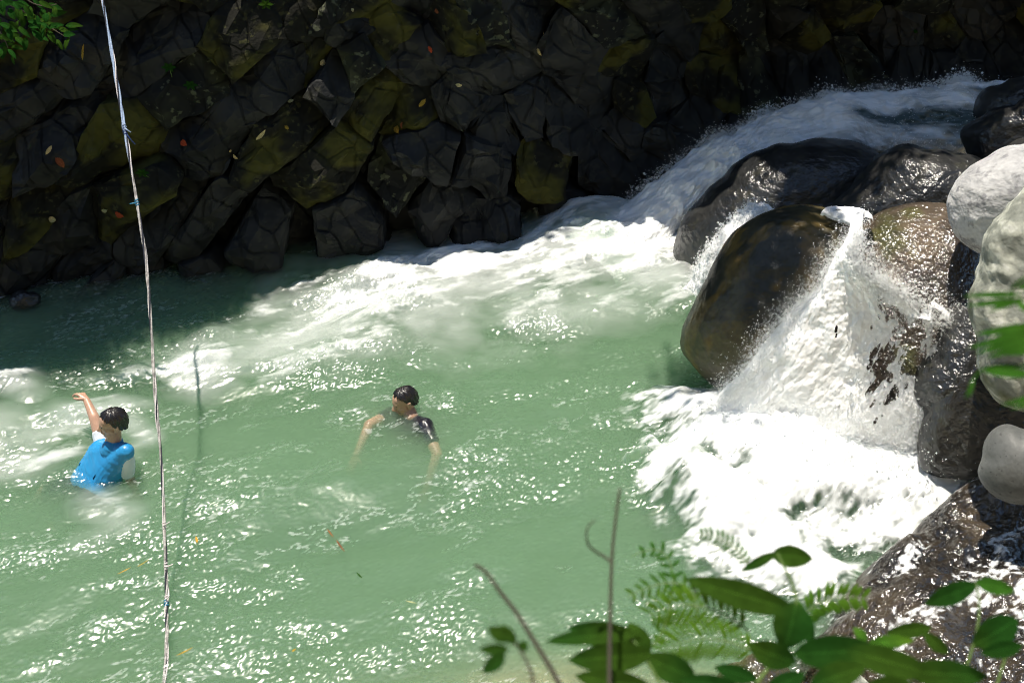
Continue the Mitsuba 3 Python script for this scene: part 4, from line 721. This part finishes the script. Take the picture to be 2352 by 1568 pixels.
# ---------------------------------------------------------------- the branch at the top left
br = thing('overhanging_branch', 'leafy green branch hanging into the top left corner before the dark cliff', 'branch')
yb = 10.6
put('twig', tube(spline([Py(u, v, yb) for u, v in [(-90, -60), (0, 0), (60, 30), (110, 60), (150, 85)]], 20), np.linspace(0.012, 0.003, 20), 6), 'm_bark', br, smooth=True)
put('twig', tube(spline([Py(u, v, yb) for u, v in [(-60, 30), (0, 75), (18, 110)]], 12), np.linspace(0.008, 0.003, 12), 6), 'm_bark', br, smooth=True)
put('twig', tube(spline([Py(u, v, yb) for u, v in [(30, -40), (80, 10), (130, 10)]], 12), np.linspace(0.008, 0.003, 12), 6), 'm_bark', br, smooth=True)
rl = np.random.default_rng(12)
cl = [(20, 20), (45, 35), (70, 15), (100, 20), (90, 55), (65, 60), (115, 35), (125, 15), (40, 60), (20, 50), (145, 80), (150, 72), (135, 65), (160, 85), (120, 60), (15, 105), (25, 108), (8, 115), (60, 85), (75, 80), (0, 80), (5, 15), (30, 5), (55, 10), (85, 35), (100, 60), (10, 60), (48, 20), (110, 70), (70, 40), (-10, 40), (35, 85), (130, 90), (150, 60)]
cl += [(rl.uniform(-20, 120), rl.uniform(-15, 75)) for _ in range(34)] + [(rl.uniform(-20, 35), rl.uniform(70, 125)) for _ in range(10)]
for k, (u, v) in enumerate(cl):
    an = rl.uniform(-0.2, 1.9); ln = rl.uniform(24, 44); y = yb + rl.uniform(-0.25, 0.2)
    put('leaf', leaf_mesh(Py(u, v, y), Py(u + ln * math.cos(an), v + ln * math.sin(an) * 0.9, y - 0.05), rl.uniform(9, 15) / FP * 11.5, unit((rl.normal(0, .4), -0.7, rl.uniform(.3, 1))), 0.1, 0.2, 8, 5), 'm_leaf' if rl.random() < .6 else 'm_leaf', br, smooth=True)

# ---------------------------------------------------------------- fallen leaves and seedlings on the cliff, litter afloat
big = trimesh.util.concatenate(cliff_all)
from trimesh.ray.ray_pyembree import RayMeshIntersector
RI = RayMeshIntersector(big)
def on_cliff(u, v):
    d = ray(u, v); loc, _, tri = RI.intersects_location([EYE], [d], multiple_hits=False)
    if len(loc) == 0: p = Py(u, v, np.interp(0, [0], [12.3])); return p, np.array([0, -1, 0.2])
    n = big.face_normals[tri[0]]; n = n if n @ d < 0 else -n
    return loc[0], n
for u0, v0, u1, v1, w, mat, label in [
    (540, 352, 552, 362, 9, 'm_leaf_pale', 'yellow green fallen leaf low on the cliff, middle of the picture left half'), (527, 346, 531, 338, 5, 'm_leaf_pale', 'tiny green fallen leaf just left of the yellow green one'),
    (652, 291, 662, 298, 8, 'm_leaf_yellow', 'small round orange leaf on wet black rock'), (729, 150, 742, 138, 13, 'm_leaf_pale', 'pale crinkled leaf high on the dark cliff'),
    (105, 356, 118, 336, 8, 'm_leaf_pale', 'long yellow green leaf on the mossy cliff at far left'), (191, 138, 195, 102, 5, 'm_leaf_yellow', 'straw coloured strip hanging by the green branch'),
    (418, 325, 438, 338, 14, 'm_leaf_red', 'reddish brown fallen leaf right of the rope'), (126, 365, 146, 386, 15, 'm_leaf_brown', 'rust brown fallen leaf left of the rope'),
    (112, 498, 128, 504, 14, 'm_leaf_pale', 'pale whitish leaf on the big mossy block at lower left'), (658, 242, 673, 232, 8, 'm_leaf_pale', 'pale green leaf lodged on the cliff above the orange one'),
    (588, 320, 610, 290, 9, 'm_leaf_pale', 'long pale green leaf sticking to wet rock'), (268, 484, 288, 494, 14, 'm_leaf_red', 'dull red leaf just left of the rope knot'), (236, 482, 254, 476, 10, 'm_leaf_pale', 'pale crumpled leaf left of the dull red leaf'),
    (908, 288, 924, 318, 13, 'm_leaf_yellow', 'large golden yellow leaf standing out on black rock'), (924, 295, 934, 274, 8, 'm_leaf_brown', 'brown curled leaf just right of the golden leaf'), (960, 246, 976, 228, 10, 'm_leaf_yellow', 'orange yellow curled leaf above the golden leaf'),
    (1042, 188, 1060, 195, 9, 'm_leaf_pale', 'pinkish pale leaf caught in a crack of the cliff'), (800, 15, 808, 26, 8, 'm_leaf_pale', 'small buff leaf near the top edge of the cliff'), (980, 105, 990, 122, 8, 'm_leaf_red', 'dark pink leaf in a cleft of the cliff'),
    (1004, 20, 1014, 30, 10, 'm_leaf_brown', 'dull brown leaf on a mossy ridge near the top'), (1240, 108, 1248, 126, 10, 'm_leaf_pale', 'yellowish flake of lichen on the dark cliff, right of the mossy ridges'), (1238, 70, 1243, 88, 8, 'm_leaf_pale', 'yellowish flake of lichen just above a larger one'),
    (1660, 50, 1672, 66, 8, 'm_leaf_pale', 'pale speck of lichen alone on the black upper cliff'), (2100, 62, 2106, 74, 8, 'm_leaf', 'green leaf alone on the black rock above the rapids')]:
    p, n = on_cliff((u0 + u1) / 2, (v0 + v1) / 2); s = np.linalg.norm(p - EYE) / FP
    d = RIGHT * (u1 - u0) * s + UP * (v0 - v1) * s; d = d - n * (d @ n) * 0.6
    put('fallen_leaf', leaf_mesh(p + n * 0.03 - d / 2, p + n * 0.03 + d / 2, w * s, n, 0.12, 0.15, 8, 5), mat, smooth=True, label=label, category='leaf')
for u, v, label in [(443, 207, 'larger green seedling rooted in the cliff, lower of the two right of the rope'), (395, 177, 'tiny green seedling rooted in the cliff, upper of the two right of the rope'), (605, 14, 'green seedling at the very top edge of the cliff'), (342, 408, 'single small green sprout near the foot of the rope on the cliff')]:
    p, n = on_cliff(u, v); q = thing('seedling', label, 'seedling', 'green seedlings in the cliff')
    put('stem', tube([p, p + n * 0.05 + [0, 0, 0.03], p + n * 0.08 + [0, 0, 0.06]], 0.003, 5), 'm_stem', q, smooth=True)
    for k in range(6):
        a = k * 1.05; t = p + n * 0.08 + [0, 0, 0.05]
        put('leaf', leaf_mesh(t, t + np.array([math.cos(a) * 0.07, -0.02, math.sin(a) * 0.05]), 0.028, unit((0, -1, .5)), 0.1, 0.2, 6, 3), 'm_leaf', q, smooth=True)
def water_z(p): return float(map_coordinates(HZ, [[(p[1] - Y0) / STEP], [(p[0] - X0) / STEP]], order=1)[0])
for (u0, v0), (u1, v1), w, mat, label in [((451, 1236), (454, 1252), 5, 'm_leaf_yellow', 'short orange leaf scrap afloat right of the rope'), ((315, 1304), (345, 1285), 2.5, 'm_leaf_yellow', 'thin straw afloat left of the rope, upper of two'), ((270, 1323), (302, 1307), 2.5, 'm_leaf_yellow', 'thin straw afloat left of the rope, lower of two'),
        ((750, 1205), (766, 1225), 3, 'm_leaf_brown', 'reddish twig afloat below the middle of the pool, upper piece'), ((770, 1228), (792, 1258), 3, 'm_leaf_red', 'reddish twig afloat below the middle of the pool, lower piece'), ((818, 1312), (832, 1326), 4, 'm_leaf', 'dark scrap of leaf afloat in the lower pool'),
        ((932, 1390), (958, 1396), 4, 'm_leaf_pale', 'pale blade of grass afloat right of the dark scrap'), ((405, 1512), (445, 1492), 3.5, 'm_leaf_yellow', 'yellow brown stalk afloat right of the rope foot'), ((670, 1495), (680, 1488), 5, 'm_leaf_yellow', 'orange fleck afloat near the bottom edge')]:
    a, b = Pz(u0, v0, 0), Pz(u1, v1, 0); z = max(water_z(a), water_z(b)) + 0.006; a[2] = b[2] = z
    put('floating_litter', leaf_mesh(a, b, w / FP * 11, (0, 0, 1), -0.03, 0.1, 6, 3), mat, smooth=True, label=label, category='litter')
